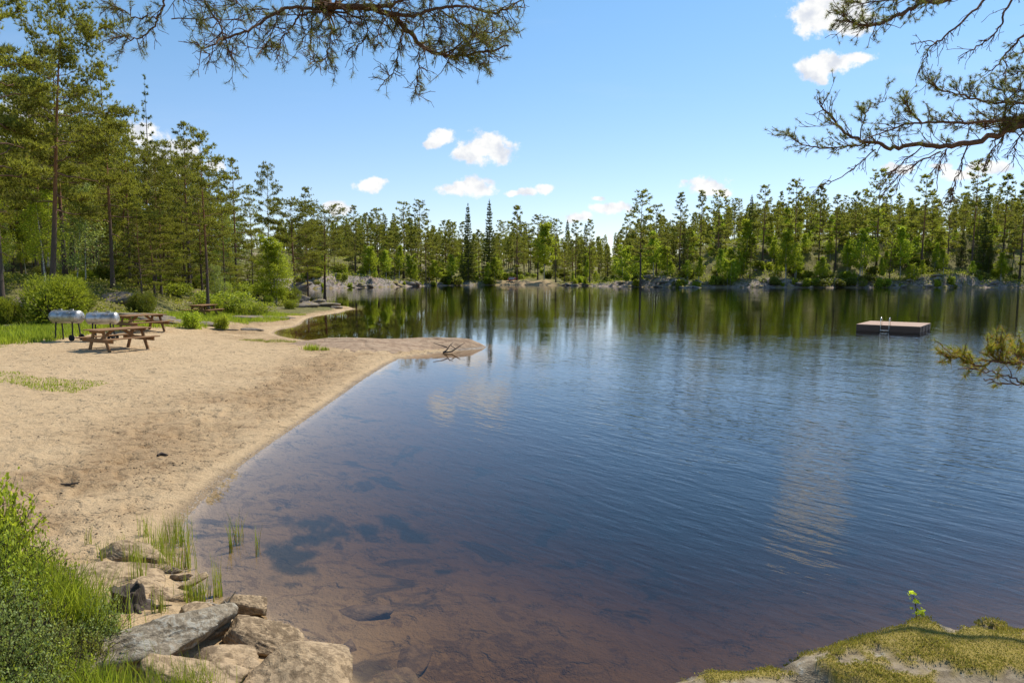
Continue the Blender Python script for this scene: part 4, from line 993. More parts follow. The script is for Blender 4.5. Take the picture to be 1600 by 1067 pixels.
rock('lichen_slab', g(228, 1008, .30), (1.45, .74, .50), .66, (-.16, -.06), 120, 'rock_lichen', 'long pale lichen-grey slab slanting down to the left among the rocks', 'rock', 'rocks on the near shore', layer=(.1, .5, 1), strata=.11, rough=.12, blocky=18)
UW = [(560, 935, 1.3, .8, 'broad sunken slab nearest the tip of the half-sunk wedge'), (640, 985, 1.5, .7, 'long sunken slab with a dark shadowed edge in front of the boulders'), (470, 975, .8, .5, 'sunken rock touching the shadow beside the rough tan boulder'), (600, 1040, 1.2, .9, 'sunken block at the bottom edge right of the largest boulder'),
      (730, 1030, 1.6, 1.0, 'large sunken slab at the middle of the bottom edge'), (850, 1010, .9, .45, 'dark sunken rock farthest out from the boulders'), (545, 995, .45, .3, 'small round sunken stone between the sunken slabs')]
for k, (px, py, sx, sy, lab) in enumerate(UW):
    q = g(px, py, 0); x, y = q[0], q[1]; z = tz(x, y)
    rock('sunken_rock', (x, y, min(z, -.10) - .02), (sx * .5, sy * .5, .20), k * 1.3, (.05, .04), 130 + k, 'rock_under', lab, 'rock', 'rocks under the water', sub=4, strata=.03)
# rocky point, boulders of the inlet
PT = [(462, 468, 66, 3.6, 2.6, 1.9, 'rock_mid', 'big dark round boulder topping the rocky point'), (438, 470, 68, 2.2, 2, 1.2, 'rock_mid', 'boulder half hidden by the leafy tree at the rocky point'),
      (486, 475, 64, 2.8, 2, .8, 'rock_mid', 'flat block stepping down in front of the big boulder'), (474, 484, 62, 4.2, 2.4, .75, 'rock_mid', 'long low pale slab along the sand of the rocky point'),
      (512, 482, 64, 3.6, 2.4, .9, 'rock_mid', 'sloping slab at the water end of the rocky point'), (499, 472, 67, 2.4, 1.6, .9, 'rock_mid', 'dark tilted block in the middle of the rocky point'), (527, 486, 62, 2.0, 1.5, .45, 'rock_mid', 'lowest flat rock at the very tip of the rocky point')]
for k, (px, py, Y, sx, sy, sz, mt, lab) in enumerate(PT):
    q = P(px, py, Y); rock('point_boulder', (q[0], Y, max(q[2] - .05, tz(q[0], Y) + sz * .1)), (sx, sy, sz), k * .9 * .3, (.05, .08), 140 + k, mt, lab, 'boulder', 'boulders of the rocky point', sub=4)
for k, (px, py, Y, s, lab) in enumerate([(232, 493, 36.5, (4.2, 2.2, 1.0), 'flat pale boulder lying in the grass behind the picnic tables'), (272, 499, 36, (2.2, 1.5, .5), 'low dark rock at the right end of the flat pale boulder'), (394, 527, 37, (1.1, .7, .22), 'thin pale rock plate lying on the sand before the inlet'),
        (320, 503, 37.5, (1.8, 1.0, .35), 'low brown rock between the two small green bushes'), (400, 490, 46, (4.4, 1.6, .4), 'long pale rock slab on the inlet sand'), (352, 515, 36, (1.1, .5, .14), 'small dark rock flake on the sand before the far picnic table'), (185, 455, 41, (2.6, 1.6, 1.0), 'dark rock outcrop in the shade at the foot of the orange pine'), (40, 455, 36, (3.2, 2, 1.2), 'mossy rock in the bank left of the large round bush'), (12, 508, 31, (.9, .6, .3), 'pale stone in the grass at the left edge')]):
    q = P(px, py, Y); rock('boulder', (q[0], Y, tz(q[0], Y) + s[2] * .12), s, .1 * k, (.03, .05), 160 + k, 'rock_mid', lab, 'boulder', sub=4)
# far shore rocks
random.seed(21); protoR = [rock_mesh((2.6, 1.9, 1.3), 180 + k, sub=3, strata=.08, rough=.12) for k in range(5)]
meR = []
for p_, F_ in protoR:
    b = Buf(); b.add(p_, F_); meR.append(b.mesh('shore_rock', M['rock_far'], True))
FR = []
for k in range(105):
    px = random.choice([random.uniform(478, 720), random.uniform(880, 935), random.uniform(935, 1640), random.uniform(960, 1500)]); Y = shore_depth(px) + random.uniform(-.6, 3.5) + (random.uniform(3, 22) if k % 4 == 0 else 0)
    x = (px - CX) / F_PX * Y; o = bpy.data.objects.new('shore_rock', random.choice(meR)); COL.objects.link(o); sc = random.uniform(.45, 1.35)
    o.location = (x, Y, tz(x, Y) + .1 * sc); o.rotation_euler = (random.uniform(-.3, .3), random.uniform(-.3, .3), random.uniform(0, 6.28)); o.scale = (sc * random.uniform(1, 1.9), sc, sc * random.uniform(.7, 1.1))
    tag(o, None, 'rock', 'rocks along the far shore'); REC.append((o, 'grey rock', 'along waterline' if k % 4 else 'up the bank', ZN, px, sc))
# long whaleback of rock between beach and lake
OUT = np.array([(-0.75,29.35),(-1.5,28.5),(-2.9,27.6),(-4.1,26.2),(-5.6,25.4),(-8,26.2),(-10,27.6),(-11,29.4),(-9.8,31.0),(-7.6,31.6),(-4.4,30.9),(-2.6,30.4),(-1.2,29.9)])
X, Y = np.meshgrid(np.arange(-11.5, -.6, .06), np.arange(24.8, 32.2, .06), indexing='ij'); x, y = X.ravel(), Y.ravel()
din = sdist(x, y, chaikin(OUT, 2)) + .05 * fbm2(x, y, 1.5, 3, 50)
edge = .35 + 1.5 * sm(-x, 1.5, 6)
z = -.32 + (.74 - .18 * sm(-x, 7, 11)) * np.sqrt(np.clip(din / (edge + .8), 0, 1)) + .030 * fbm2(x, y, 1.2, 5, 51) - .035 * sm(np.abs(fbm2(x * .6 + y * .2, y, .7, 2, 53)), .06, .0) + .10 * np.exp(-((y - 29.6) / .8) ** 2) * sm(din, .1, .8)
z = np.where(din < 0, -.32 - np.minimum(-din * 2, .5), z)
nx, ny = X.shape; i = np.arange(nx - 1)[:, None] * ny; j = np.arange(ny - 1)[None, :]
F = np.stack([i + j, i + ny + j, i + ny + j + 1, i + j + 1], -1).reshape(-1, 4); keep = din[F].max(1) > -.25
Vv = np.stack([x, y, z], -1); u, inv = np.unique(F[keep], return_inverse=True)
b = Buf(); b.add(Vv[u], inv.reshape(-1, 4)); o = b.obj('rock_spit', M['rock_slab'], smooth=True)
tag(o, 'long smooth brown rock spit running from the beach into the lake', 'rock')

# mossy outcrop the photographer stands on
oc = [g(a, b_, 1.42)[:2] for a, b_ in [(985,1085),(1035,1052),(1085,1036),(1165,1040),(1200,1028),(1240,1011),(1290,1001),(1345,989),(1400,981),(1440,970),(1500,965),(1545,967),(1600,973),(1700,990)]]
OC = np.array(list(oc) + [(5.2, 2.9), (7.6, 2.2), (8.0, -3.0), (-1.6, -3.0), (-1.3, .3), (-.5, 1.3), (.25, 2.05)])
X, Y = np.meshgrid(np.arange(-2.6, 8.8, .028), np.arange(-3.6, 4.4, .028), indexing='ij'); x, y = X.ravel(), Y.ravel()
din = sdist(x, y, OC) + .03 * fbm2(x, y, 2.5, 3, 60)
prof = np.where(din > 0, -.10 * np.exp(-din / .12), -.10 - 1.7 * np.maximum(-din, 0) ** 1.1)
rel = .045 * fbm2(x, y, 1.1, 4, 61) + .016 * fbm2(x, y, 6, 4, 62)
step = -.05 * sm(fbm2(x * .8 + y * .4, y - x * .3, 1.6, 3, 63), .05, .22)
moss = sm(fbm2(x, y, 3.2, 5, 64, .66) + .16 * sm(x, .6, 2.2) + .20, -.04, .22) * sm(din, -.12, -.02)
z = 1.47 + prof + rel + step + moss * .022
nx, ny = X.shape; i = np.arange(nx - 1)[:, None] * ny; j = np.arange(ny - 1)[None, :]
F = np.stack([i + j, i + ny + j, i + ny + j + 1, i + j + 1], -1).reshape(-1, 4); keep = z[F].max(1) > -.9
Vv = np.stack([x, y, z], -1); u, inv = np.unique(F[keep], return_inverse=True)
b = Buf(); b.add(Vv[u], inv.reshape(-1, 4)); o = b.obj('rock_outcrop', M['rock_moss'], smooth=True, attrs={'moss': moss[u]})
tag(o, 'moss-covered rock outcrop filling the lower right corner above the water', 'rock')
R = seeded(66); vis = (moss > .5) & (x > .3) & (x < 4.2) & (y > 2.0) & (y < 4.0); idx = np.nonzero(vis)[0]; pick = R.choice(idx, 120000)
c = Vv[pick] + np.stack([R.uniform(-.016, .016, 120000), R.uniform(-.016, .016, 120000), np.zeros(120000)], -1)
hm = .5 + .9 * sm(fbm2(c[:, 0], c[:, 1], 7, 3, 67), -.2, .6)
bb = Buf(); d0 = unit(R.normal(0, .55, c.shape) + [0, 0, 1]); L = .012 * hm[:, None] * R.uniform(.5, 1.2, (len(c), 1)); s_ = unit(np.cross(d0, R.normal(0, 1, c.shape))) * .0024
V3 = np.stack([c - s_, c + s_, c + d0 * L], 1).reshape(-1, 3); bb.add(V3, np.arange(len(V3)).reshape(-1, 3))
tag(bb.obj('moss', M['moss']), 'yellow-green moss cushions on the rock outcrop', 'moss', kind='stuff')

# ---------------------------------------------------------------- picnic tables
def rb(b, p0, p1, w, t, up=(0, 0, 1), bev=.006):
    """board from p0 to p1, width w across, thickness t along up"""
    p0 = np.array(p0, float); p1 = np.array(p1, float); d = p1 - p0; L = np.linalg.norm(d); X_ = d / L; u_ = np.array(up, float); Y_ = np.cross(u_, X_); Y_ /= np.linalg.norm(Y_); Z_ = np.cross(X_, Y_)
    add_box(b, (p0 + p1) / 2, (L, w, t), np.stack([X_, Y_, Z_], 1), bev=bev)
def make_table():
    """long axis along x; end frames in planes x = const"""
    t = empty('picnic_table'); ch = []; W = .95; Lh = .95
    def part(n, b, lab=None):
        o = b.obj(n, M['table_wood'], t); ch.append(o); return o
    b = Buf()
    for k in range(7): add_box(b, (0, -W / 2 + .068 + k * .1357, .735), (2 * Lh, .128, .036), bev=.005)
    part('tabletop', b)
    for s in (-1, 1):
        b = Buf()
        for k in range(2): add_box(b, (0, s * (.745 + k * .145), .445), (2 * Lh, .136, .036), bev=.005)
        part('bench_seat', b)
    for e in (-1, 1):
        xx = e * .68
        for s in (-1, 1):
            b = Buf(); rb(b, (xx, s * .62, -.03), (xx, s * .26, .715), .14, .045, up=(1, 0, 0)); part('leg', b)
        b = Buf(); rb(b, (xx + e * .047, -.93, .375), (xx + e * .047, .93, .375), .14, .045, up=(1, 0, 0)); part('crossbeam', b)
        b = Buf(); rb(b, (xx + e * .047, -.45, .675), (xx + e * .047, .45, .675), .085, .045, up=(1, 0, 0)); part('top_bearer', b)
        b = Buf(); rb(b, (xx - e * .02, 0, .35), (xx - e * .50, 0, .71), .10, .045, up=(0, 1, 0)); part('brace', b)
    PROTO_CH[t.name] = ch; return t
tb = make_table()
def ground_at(px, py, lo, hi):
    Y = np.arange(lo, hi, .05); d = ray(px, py); x = d[0] / d[1] * Y; zr = CAMZ + d[2] / d[1] * Y; z = terrain(x, Y)
    k = int(np.argmax(zr < z)) if (zr < z).any() else len(Y) - 1
    return float(x[k]), float(Y[k]), float(z[k])
TB = [(186, 546, 15, 30, RAD(60), 'front picnic table on open sand, nearest of the three, shadow beneath'), (222, 518, 22, 36, RAD(58), 'middle picnic table on the grass edge directly behind the front one'), (318, 494, 30, 46, RAD(82), 'small distant picnic table at the edge of the wood between two bushes')]
for k, (px, py, lo, hi, rz, lab) in enumerate(TB):
    x, y, z = ground_at(px, py, lo, hi); print('table', x, y, z)
    o = tb if k == 0 else dup(tb, (0, 0, 0)); o.location = (x, y, z); o.rotation_euler = (0, 0, rz); sc = (1.0, 1.0, 1.0); o.scale = sc
    tag(o, lab, 'picnic table', 'wooden picnic tables on the beach')
# ---------------------------------------------------------------- barrel grills
def lathe(b, prof, axis_x=True, n=28, mi=0, arc=(0, 2 * math.pi)):
    prof = np.array(prof, float); full = abs(arc[1] - arc[0] - 2 * math.pi) < 1e-6; m = n if full else n + 1
    th = arc[0] + (arc[1] - arc[0]) * np.arange(m) / n
    V = np.stack([np.broadcast_to(prof[:, :1], (len(prof), m)), prof[:, 1:] * np.cos(th), prof[:, 1:] * np.sin(th)], -1).reshape(-1, 3)
    k = np.arange(len(prof) - 1)[:, None] * m; j = np.arange(n)[None, :]; j2 = (j + 1) % m
    F = np.stack([k + j, k + j2, k + m + j2, k + m + j], -1).reshape(-1, 4); b.add(V, F, mi)
def make_grill(L, r, zc, label):
    t = empty('barrel_grill'); cap = .16
    def prof(rr, e=0.0):
        h = L / 2; return [(-h - cap * .78, .02)] + [(-h - cap * .78 * math.cos(a), rr * math.sin(a) ** .8) for a in np.linspace(.25, 1.4, 7)] + [(-h, rr), (-h + .02, rr), (h - .02, rr), (h, rr)] + [(h + cap * .78 * math.cos(a), rr * math.sin(a) ** .8) for a in np.linspace(1.4, .25, 7)] + [(h + cap * .78, .02)]
    b = Buf(); lathe(b, prof(r), arc=(RAD(178), RAD(362))); o = b.obj('drum', M['steel'], t, smooth=True, loc=(0, 0, zc))
    b = Buf(); lathe(b, prof(r * 1.012), arc=(RAD(2), RAD(178))); lid = b.obj('lid', M['steel'], t, smooth=True, loc=(0, 0, zc))
    for x in (-L * .24, L * .24):
        b = Buf(); add_box(b, (x, -.015, r + .028), (.16, .05, .035), bev=.008); b.obj('hinge', M['steel'], lid)
        b = Buf(); add_tube(b, [(x - .07, -r * .72, r * .62), (x - .06, -r * .82 - .02, r * .72), (x + .06, -r * .82 - .02, r * .72), (x + .07, -r * .72, r * .62)], .010, 8, cap=True); b.obj('handle', M['chrome'], lid)
    for x in (-L / 2, L / 2):
        b = Buf(); lathe(b, [(x - .012, r * 1.0), (x - .012, r * 1.03), (x + .012, r * 1.03), (x + .012, r * 1.0)]); b.obj('band', M['steel'], t, loc=(0, 0, zc))
    b = Buf(); add_tube(b, [(-L / 2 - cap * .6, 0, 0), (-L / 2 - cap - .06, 0, 0)], .035, 12, cap=True); b.obj('vent_knob', M['steel'], t, loc=(0, 0, zc))
    for x, s in ((-L * .34, -1), (-L * .34, 1), (L * .34, -1), (L * .34, 1)):
        b = Buf(); rb(b, (x, s * r * .55, zc - r * .75), (x + (.03 if x > 0 else -.03), s * (r * .75), -.04 if x < 0 else .12), .045, .045, up=(1, 0, 0)); b.obj('leg', M['blackmetal'], t)
    for s in (-1, 1):
        b = Buf(); lathe(b, [(-.03, .03), (-.03, .10), (-.02, .125), (.02, .125), (.03, .10), (.03, .03), (-.03, .03)], n=20)
        w = b.obj('wheel', M['rubber'], t, loc=(L * .34 + .03, s * (r * .75 + .05), .122)); w.rotation_euler = (0, 0, RAD(90))
    b = Buf(); add_tube(b, [(L * .34 + .03, -r * .8, .122), (L * .34 + .03, r * .8, .122)], .012, 8); b.obj('axle', M['blackmetal'], t)
    return tag(t, label, 'grill', 'steel barrel grills beside the big bush')
G1 = make_grill(1.10, .25, .92, 'longer steel barrel grill on dark legs, on the left in front of the bush')
q = P(104, 495, 26.5); zz = tz(q[0], 26.5); G1.location = (q[0], 26.5, zz); G1.rotation_euler = (0, 0, RAD(-12)); print('grill z', q[2] - zz)
G2 = make_grill(.92, .235, .88, 'shorter steel barrel grill on the right, nearer the picnic tables')
q = P(160, 498, 26.6); zz = tz(q[0], 26.6); G2.location = (q[0], 26.6, zz); G2.rotation_euler = (0, 0, RAD(10)); print('grill z', q[2] - zz)
# ---------------------------------------------------------------- bathing raft
def rot2(p, a): return np.array([p[0] * math.cos(a) - p[1] * math.sin(a), p[0] * math.sin(a) + p[1] * math.cos(a)])
fl, fr_, br = g(1341, 519.5)[:2], g(1438, 521.0)[:2], g(1461, 515.5)[:2]
ax = fr_ - fl; Wr = np.linalg.norm(ax); ang = math.atan2(ax[1], ax[0]); Lr = np.linalg.norm(br - fr_); print('raft', Wr, Lr, math.degrees(ang))
Wr = 3.15; Lr = 3.6; ang = RAD(-39); dv = np.array([math.cos(ang), math.sin(ang)]); nv = np.array([-math.sin(ang), math.cos(ang)]); ctr = fr_ - dv * Wr / 2 + nv * Lr / 2
raft = empty('bathing_raft', (ctr[0], ctr[1], 0), ang, 'square brown wooden bathing raft with a steel ladder, moored in the lake', 'raft')
b = Buf(); n = 24
for k in range(n): add_box(b, (-Wr / 2 + Wr / n * (k + .5), 0, .345), (Wr / n - .008, Lr, .034), bev=.004)
b.obj('deck', M['deck_wood'], raft)
for s, nm in ((-1, 0), (1, 0)):
    b = Buf()
    for k in range(3): add_box(b, (0, s * (Lr / 2 - .03), .25 - k * .155), (Wr - .02, .04, .145), bev=.005)
    b.obj('side_boards', M['raft_side'], raft)
    b = Buf()
    for k in range(3): add_box(b, (s * (Wr / 2 - .03), 0, .25 - k * .155), (.04, Lr - .10, .145), bev=.005)
    for k in (-1, 0, 1): add_box(b, (s * (Wr / 2 - .004), k * 1.1, .13), (.03, .07, .38), bev=.004)
    b.obj('side_boards', M['raft_side'], raft)
lad = Buf(); lx = -Wr / 2 + Wr * .46; yl = -Lr / 2
ladder = empty('ladder'); ladder.parent = raft; ladder.location = (lx, yl, 0)
for s in (-1, 1):
    b = Buf(); xx = s * .21; pts = [(xx, .55, .41), (xx, .54, .72)] + [(xx, .33 + .21 * math.cos(a), .74 + .14 * math.sin(a)) for a in np.linspace(.3, 2.84, 8)] + [(xx, -.02 + .0, .66), (xx, -.06, .40), (xx, -.07, -.7)]
    pts = [(xx, .30, .35), (xx, .30, .66)] + [(xx, .12 + .18 * math.cos(a), .68 + .10 * math.sin(a)) for a in np.linspace(.2, 2.94, 9)] + [(xx, -.06, .66), (xx, -.07, .35), (xx, -.07, -.7)]
    add_tube(b, pts, .015, 8, cap=True); b.obj('rail', M['chrome'], ladder, smooth=True)
for z_ in (.08, -.22, -.52):
    b = Buf(); add_box(b, (0, -.08, z_), (.40, .09, .03), bev=.006); b.obj('step', M['chrome'], ladder)
# ---------------------------------------------------------------- red boat on the landing
def make_boat():
    t = empty('rowing_boat'); n = 15; m = 13; V = []; V2 = []
    L_ = 3.0
    for i in range(n):
        s = i / (n - 1); x = -L_ / 2 + L_ * s; w = .62 * (math.sin(min(1, (1 - s) * 1.35 + .02) * math.pi / 2)) ** .7; dpt = .46; sheer = .46 + .18 * s ** 2.5
        for j in range(m):
            a = -math.pi / 2 + math.pi * j / (m - 1); V.append((x, w * math.sin(a), sheer - dpt * math.cos(a) ** .6 * (1 - .35 * s ** 3)))
            V2.append((x, w * .90 * math.sin(a), sheer + .01 - (dpt - .06) * math.cos(a) ** .6 * (1 - .35 * s ** 3)))
    F = [[i * m + j, i * m + j + 1, (i + 1) * m + j + 1, (i + 1) * m + j] for i in range(n - 1) for j in range(m - 1)] 
    b = Buf(); b.add(V, F); add_tube(b, [V[i * m] for i in range(n)], .045, 8); add_tube(b, [V[i * m + m - 1] for i in range(n)], .045, 8)
    b.add([V[j] for j in range(m)] + [(-L_ / 2, 0, .46)], [[j, j + 1, m] for j in range(m - 1)]); b.obj('hull', M['boat_red'], t, smooth=True)
    b = Buf(); b.add(V2, [f[::-1] for f in F]); b.obj('inner_hull', M['boat_pale'], t, smooth=True)
    for x in (-.75, .25):
        b = Buf(); add_box(b, (x, 0, .36), (.26, 1.05, .04), bev=.008); b.obj('thwart', M['boat_pale'], t)
    return t
bt_ = make_boat(); Yb = shore_depth(801) + 3.4; xb = (801 - 800) / 1067 * Yb
bt_.location = (xb, Yb, tz(xb, Yb) + .42); bt_.rotation_euler = (RAD(38), RAD(2), RAD(-25)); bt_.scale = (1.0, 1.15, 1.15)
tag(bt_, 'small red rowing boat drawn up on the sandy landing across the lake', 'boat')
# ---------------------------------------------------------------- dead wood
def stick(name, pts, r, label, mat_n='deadwood', extra=(), cat='stick'):
    b = Buf(); add_tube(b, pts, r, 6)
    for e, r2 in extra: add_tube(b, e, r2, 5)
    return tag(b.obj(name, M[mat_n], smooth=True), label, cat)
def gz(px, py, dz=0.02, lo=3, hi=45):
    x, y, z = ground_at(px, py, lo, hi); return (x, y, z + dz)
Sp = lambda px, py, z: tuple(g(px, py, z))
stick('fallen_branch', [Sp(692,551,.02), Sp(698,547,.12), Sp(702,541,.28), Sp(708,535,.38)], [.035, .028, .02, .008], 'dark forked dead branch lying over the end of the rock spit', 'stump',
      [([Sp(699,543,.22), Sp(690,540,.30), Sp(677,536,.38)], [.03, .02, .01]), ([Sp(706,549,.06), Sp(712,545,.16), Sp(719,540,.28), Sp(727,535,.36)], [.03, .022, .015, .006]), ([Sp(692,551,.02), Sp(700,550,.05), Sp(706,549,.06)], [.03, .03, .03]), ([Sp(712,545,.16), Sp(706,541,.26), Sp(704,537,.34)], [.02, .015, .008])], 'branch')
stick('driftwood', [Sp(322,941,.10), Sp(338,945,.10), Sp(352,948,.12)], [.008, .009, .006], 'thin white stick lying across the water behind the tan wedge rock')
stick('driftwood', [Sp(358,978,.16), Sp(357,955,.24), Sp(355,944,.27), Sp(362,932,.36), Sp(368,924,.42)], [.016, .013, .012, .008, .004], 'upright forked twig standing between the tan wedge and the rough boulder', 'deadwood', [([Sp(356,946,.26), Sp(350,938,.30)], [.008, .004])])
stick('driftwood', [Sp(222,935,.12), Sp(236,938,.14), Sp(242,950,.12), Sp(246,960,.08)], [.012, .010, .008, .004], 'crooked grey root curling right from the black stump')
stick('driftwood', [gz(95, 759), gz(110, 759.5), gz(124, 759)], [.010, .016, .008], 'short dark stick lying on the middle of the sand', 'stump')
stick('driftwood', [gz(246, 714), gz(252, 712), gz(262, 713)], [.02, .03, .012], 'dark lump of driftwood on the sand above the reeds', 'stump')
xl = (1462 - 800) / 1067 * 186; stick('fallen_log', [(xl - .8, 187, tz(xl, 187) + 1.9), (xl + .1, 186.5, tz(xl, 186.5) + .9), (xl + 1.3, 186, tz(xl, 186) + .1)], [.17, .19, .2], 'pale fallen log leaning in the hillside clearing across the lake', 'deadwood', cat='log')
xl = (587 - 800) / 1067 * 174; stick('fallen_log', [(xl - .5, 173.5, .1), (xl + .2, 174.5, .7), (xl + .7, 175.5, 1.4)], [.12, .11, .08], 'pale dead log leaning at the waterline of the far rocky knoll', 'deadwood', cat='log')
# stump: ragged hollow shell with roots
R = seeded(77); b = Buf(); nseg = 30; rows = 14; V = []
for k in range(rows):
    u = k / (rows - 1)
    for j in range(nseg):
        a = j / nseg * 2 * math.pi; rr = .105 * (1 + .75 * (1 - u) ** 3) * (1 + .16 * math.sin(5 * a + 1) * (1 - u * .4) + .10 * math.sin(11 * a) + .05 * math.sin(17 * a + 2)); h = .24 * u * (1 + .10 * math.sin(2 * a + .5) * u + .05 * math.sin(7 * a) * u)
        V.append((rr * math.cos(a) - .03 * u, rr * math.sin(a), h))
for fr2, dz in ((.72, .035), (.35, .07), (.02, .08)):
    for j in range(nseg):
        a = j / nseg * 2 * math.pi; rr = .105 * fr2; V.append((rr * math.cos(a) - .03, rr * math.sin(a), .24 * (1 + .05 * math.sin(7 * a) * fr2) - dz))
tot = rows + 3; F = [[k * nseg + j, k * nseg + (j + 1) % nseg, (k + 1) * nseg + (j + 1) % nseg, (k + 1) * nseg + j] for k in range(tot - 1) for j in range(nseg)]
V = np.array(V); V[:, :2] *= 1.1; V += .014 * np.stack([vn3(V * 18, 3), vn3(V * 18, 4), vn3(V * 18, 5)], -1); b.add(V, F)
for a in (.2, 1.9, 3.3, 4.6, 5.6): add_tube(b, [(.08 * math.cos(a), .08 * math.sin(a), .10), (.2 * math.cos(a), .2 * math.sin(a), .04), (.32 * math.cos(a + .3), .32 * math.sin(a + .3), .0)], [.032, .018, .004], 6)
o = b.obj('tree_stump', M['stump'], smooth=True); q = g(205, 958, .16); o.location = tuple(q); tag(o, 'ragged black tree stump at the edge of the wet rocks', 'stump')
# ---------------------------------------------------------------- plants of the near shore
R5 = seeded(501)
def reed_clump(px, py, n, h, rad, label, z=None, col='reed'):
    q = g(px, py, 0.0); x0, y0 = q[0], q[1]; zt = tz(x0, y0)
    if zt > .02: x0, y0, zt = ground_at(px, py, 3, 30)
    n = int(n * 1.7); R = R5; x = x0 + R.normal(0, rad, n); y = y0 + R.normal(0, rad, n); zz = terrain(x, y); b = Buf()
    grass_blades(b, x - x0, y - y0, zz, h + np.maximum(-zz, 0), .009, R, lean=.28, seg=4)
    o = b.obj('reed_clump', M[col]); o.location = (x0, y0, 0); tag(o, label, 'reeds', 'clumps of reeds in the shallows')
for a in [(228,838,14,.30,.035,'small reed tuft standing alone in the sand, upper left of the reeds'), (250,868,60,.34,.11,'dense reed bed at the sandy corner of the shallows'), (272,850,46,.40,.09,'reeds at the outer edge of the dense reed bed'),
          (262,892,40,.32,.09,'reeds just behind the leaning slab rock'), (296,886,12,.50,.03,'few tall single reed stems right of the dense bed'), (361,852,9,.36,.02,'left of two thin reed tufts standing out in open water'), (373,838,10,.36,.025,'right of two thin reed tufts standing out in open water'),
          (400,853,6,.30,.015,'outermost lone reed tuft in the open water'), (341,928,16,.42,.03,'dark upright reed tuft beside the tip of the half-sunk wedge rock'), (306,944,60,.30,.08,'short yellow-green tuft growing in front of the leaning slab'),
          (208,884,26,.30,.05,'grassy tuft growing over the angular tan rock'), (164,872,10,.24,.04,'sparse grass sprigs on the sand beside the shrubs'), (186,858,8,.22,.03,'thin sprigs in the sand above the broad ledge'), (140,850,6,.22,.04,'wispy stems where shrubs meet the sand'), (218,905,20,.34,.04,'green blades rising between the rocks behind the stump'), (250,958,16,.26,.04,'few blades growing beside the pale split rock'), (178,868,14,.2,.03,'low sprig tuft left of the angular tan rock')]:
    reed_clump(*a)
# dwarf shrubs on the left bank
T1 = make_twiggy('dwarf_shrub', .55, .55, 91, 120, .030, 26, 'bilberry'); T2 = make_twiggy('dwarf_shrub', .60, .55, 92, 110, .026, 30, 'willow'); T3 = make_twiggy('dwarf_shrub', .35, .5, 93, 120, .020, 22, 'heather', aspect=.35)
T4 = make_twiggy('dwarf_shrub', .95, .5, 94, 90, .045, 24, 'birch', aspect=.75)
for o in (T1, T2, T3, T4): o['used'] = 0
def shrub(pr, px, py, Y, H, lab, rad=.33):
    q = P(px - 38, py, Y); z = q[2] - H; zt = tz(q[0], Y); z = min(z, zt) if z < zt + .15 else z
    z = zt - .03; H = max(q[2] - z, .2)
    return place(pr, (q[0], Y, z), random.uniform(0, 6), H, 1.0, lab, 'shrub', 'dwarf shrubs on the left bank', wide=rad / (.5 * H / pr['H']))
random.seed(9)
for a in [(T4, 6, 715, 5.6, 0, 'tall leafy shrub at the left edge, topmost of the bank shrubs'), (T4, -25, 730, 5.2, 0, 'broad-leaved shrub cut by the left edge below the tallest one'), (T1, 45, 800, 5.2, 0, 'upright green shrub with dark sprigs against the sand'), (T1, 88, 820, 5.0, 0, 'shrub whose sprigs reach right over the sand above the tall grass'),
          (T1, 10, 800, 4.8, 0, 'yellow-green shrub at the left edge under the leafy ones'), (T1, 60, 855, 4.7, 0, 'yellow-green shrub left of the tall grass tuft'), (T2, 20, 880, 4.4, 0, 'pale green shrub at the left edge beside the tall grass'), (T2, 150, 915, 4.75, 0, 'silvery sprigs right of the tall grass near the stump'),
          (T3, 75, 915, 4.5, 0, 'brownish twiggy shrub under the tall grass'), (T2, 60, 945, 4.2, 0, 'grey-green willow shrub in the lower left corner'), (T2, 10, 950, 4.0, 0, 'blue-green shrub at the lower left edge'), (T1, 100, 985, 4.15, 0, 'bright shrub with green sprigs above the left end of the grey slab'),
          (T3, 150, 960, 4.5, 0, 'olive heather between the grey slab and the silvery sprigs'), (T2, 40, 1010, 3.8, 0, 'dim grey-green shrub in the corner at the bottom'), (T1, -10, 1020, 3.6, 0, 'green shrub at the very bottom left corner'), (T3, 120, 1010, 4.0, 0, 'olive heather at the left end of the grey slab'), (T1, 30, 905, 4.6, 0, 'yellow-green shrub in the middle of the bank'), (T3, 115, 880, 4.9, 0, 'low brown-green shrub behind the tall grass')]:
    shrub(a[0], a[1], a[2], a[3], a[4], a[5])
def tuft(name, px, py, Y, n, h, rad, wid, label, mat_n='grass', lean=.5, ztop=None, cat='grass'):
    q = P(px, py, Y); x0, y0 = q[0], Y; R = R5; x = x0 + R.normal(0, rad, n); y = y0 + R.normal(0, rad * .8, n); zz = terrain(x, y) if ztop is None else np.full(n, ztop)
    z0 = q[2]; b = Buf(); grass_blades(b, x - x0, y - y0, zz - zz.mean(), h, wid, R, lean, 4); o = b.obj(name, M[mat_n]); o.location = (x0, y0, float(zz.mean())); return tag(o, label, cat)
tuft('grass_tuft', 108, 960, 4.95, 1100, .62, .15, .009, 'tall vivid green grass tuft in the middle of the left bank')
tuft('grass_tuft', 55, 950, 4.9, 400, .5, .14, .009, 'smaller bright grass tuft left of the tall one')
q_ = g(285, 1025, .38); tuft('grass_tuft', 290, 1020, q_[1] - .25, 420, .30, .10, .007, 'bright green grass growing in front of the grey slab', ztop=.18)
tuft('grass_tuft', 205, 1050, q_[1] - .45, 700, .26, .17, .006, 'dark yellow-green grass along the foot of the grey slab', mat_n='reed', ztop=.30)
tuft('grass_tuft', 130, 1060, 4.0, 400, .32, .14, .007, 'grass sprouting at the bottom edge left of the grey slab', ztop=.42)
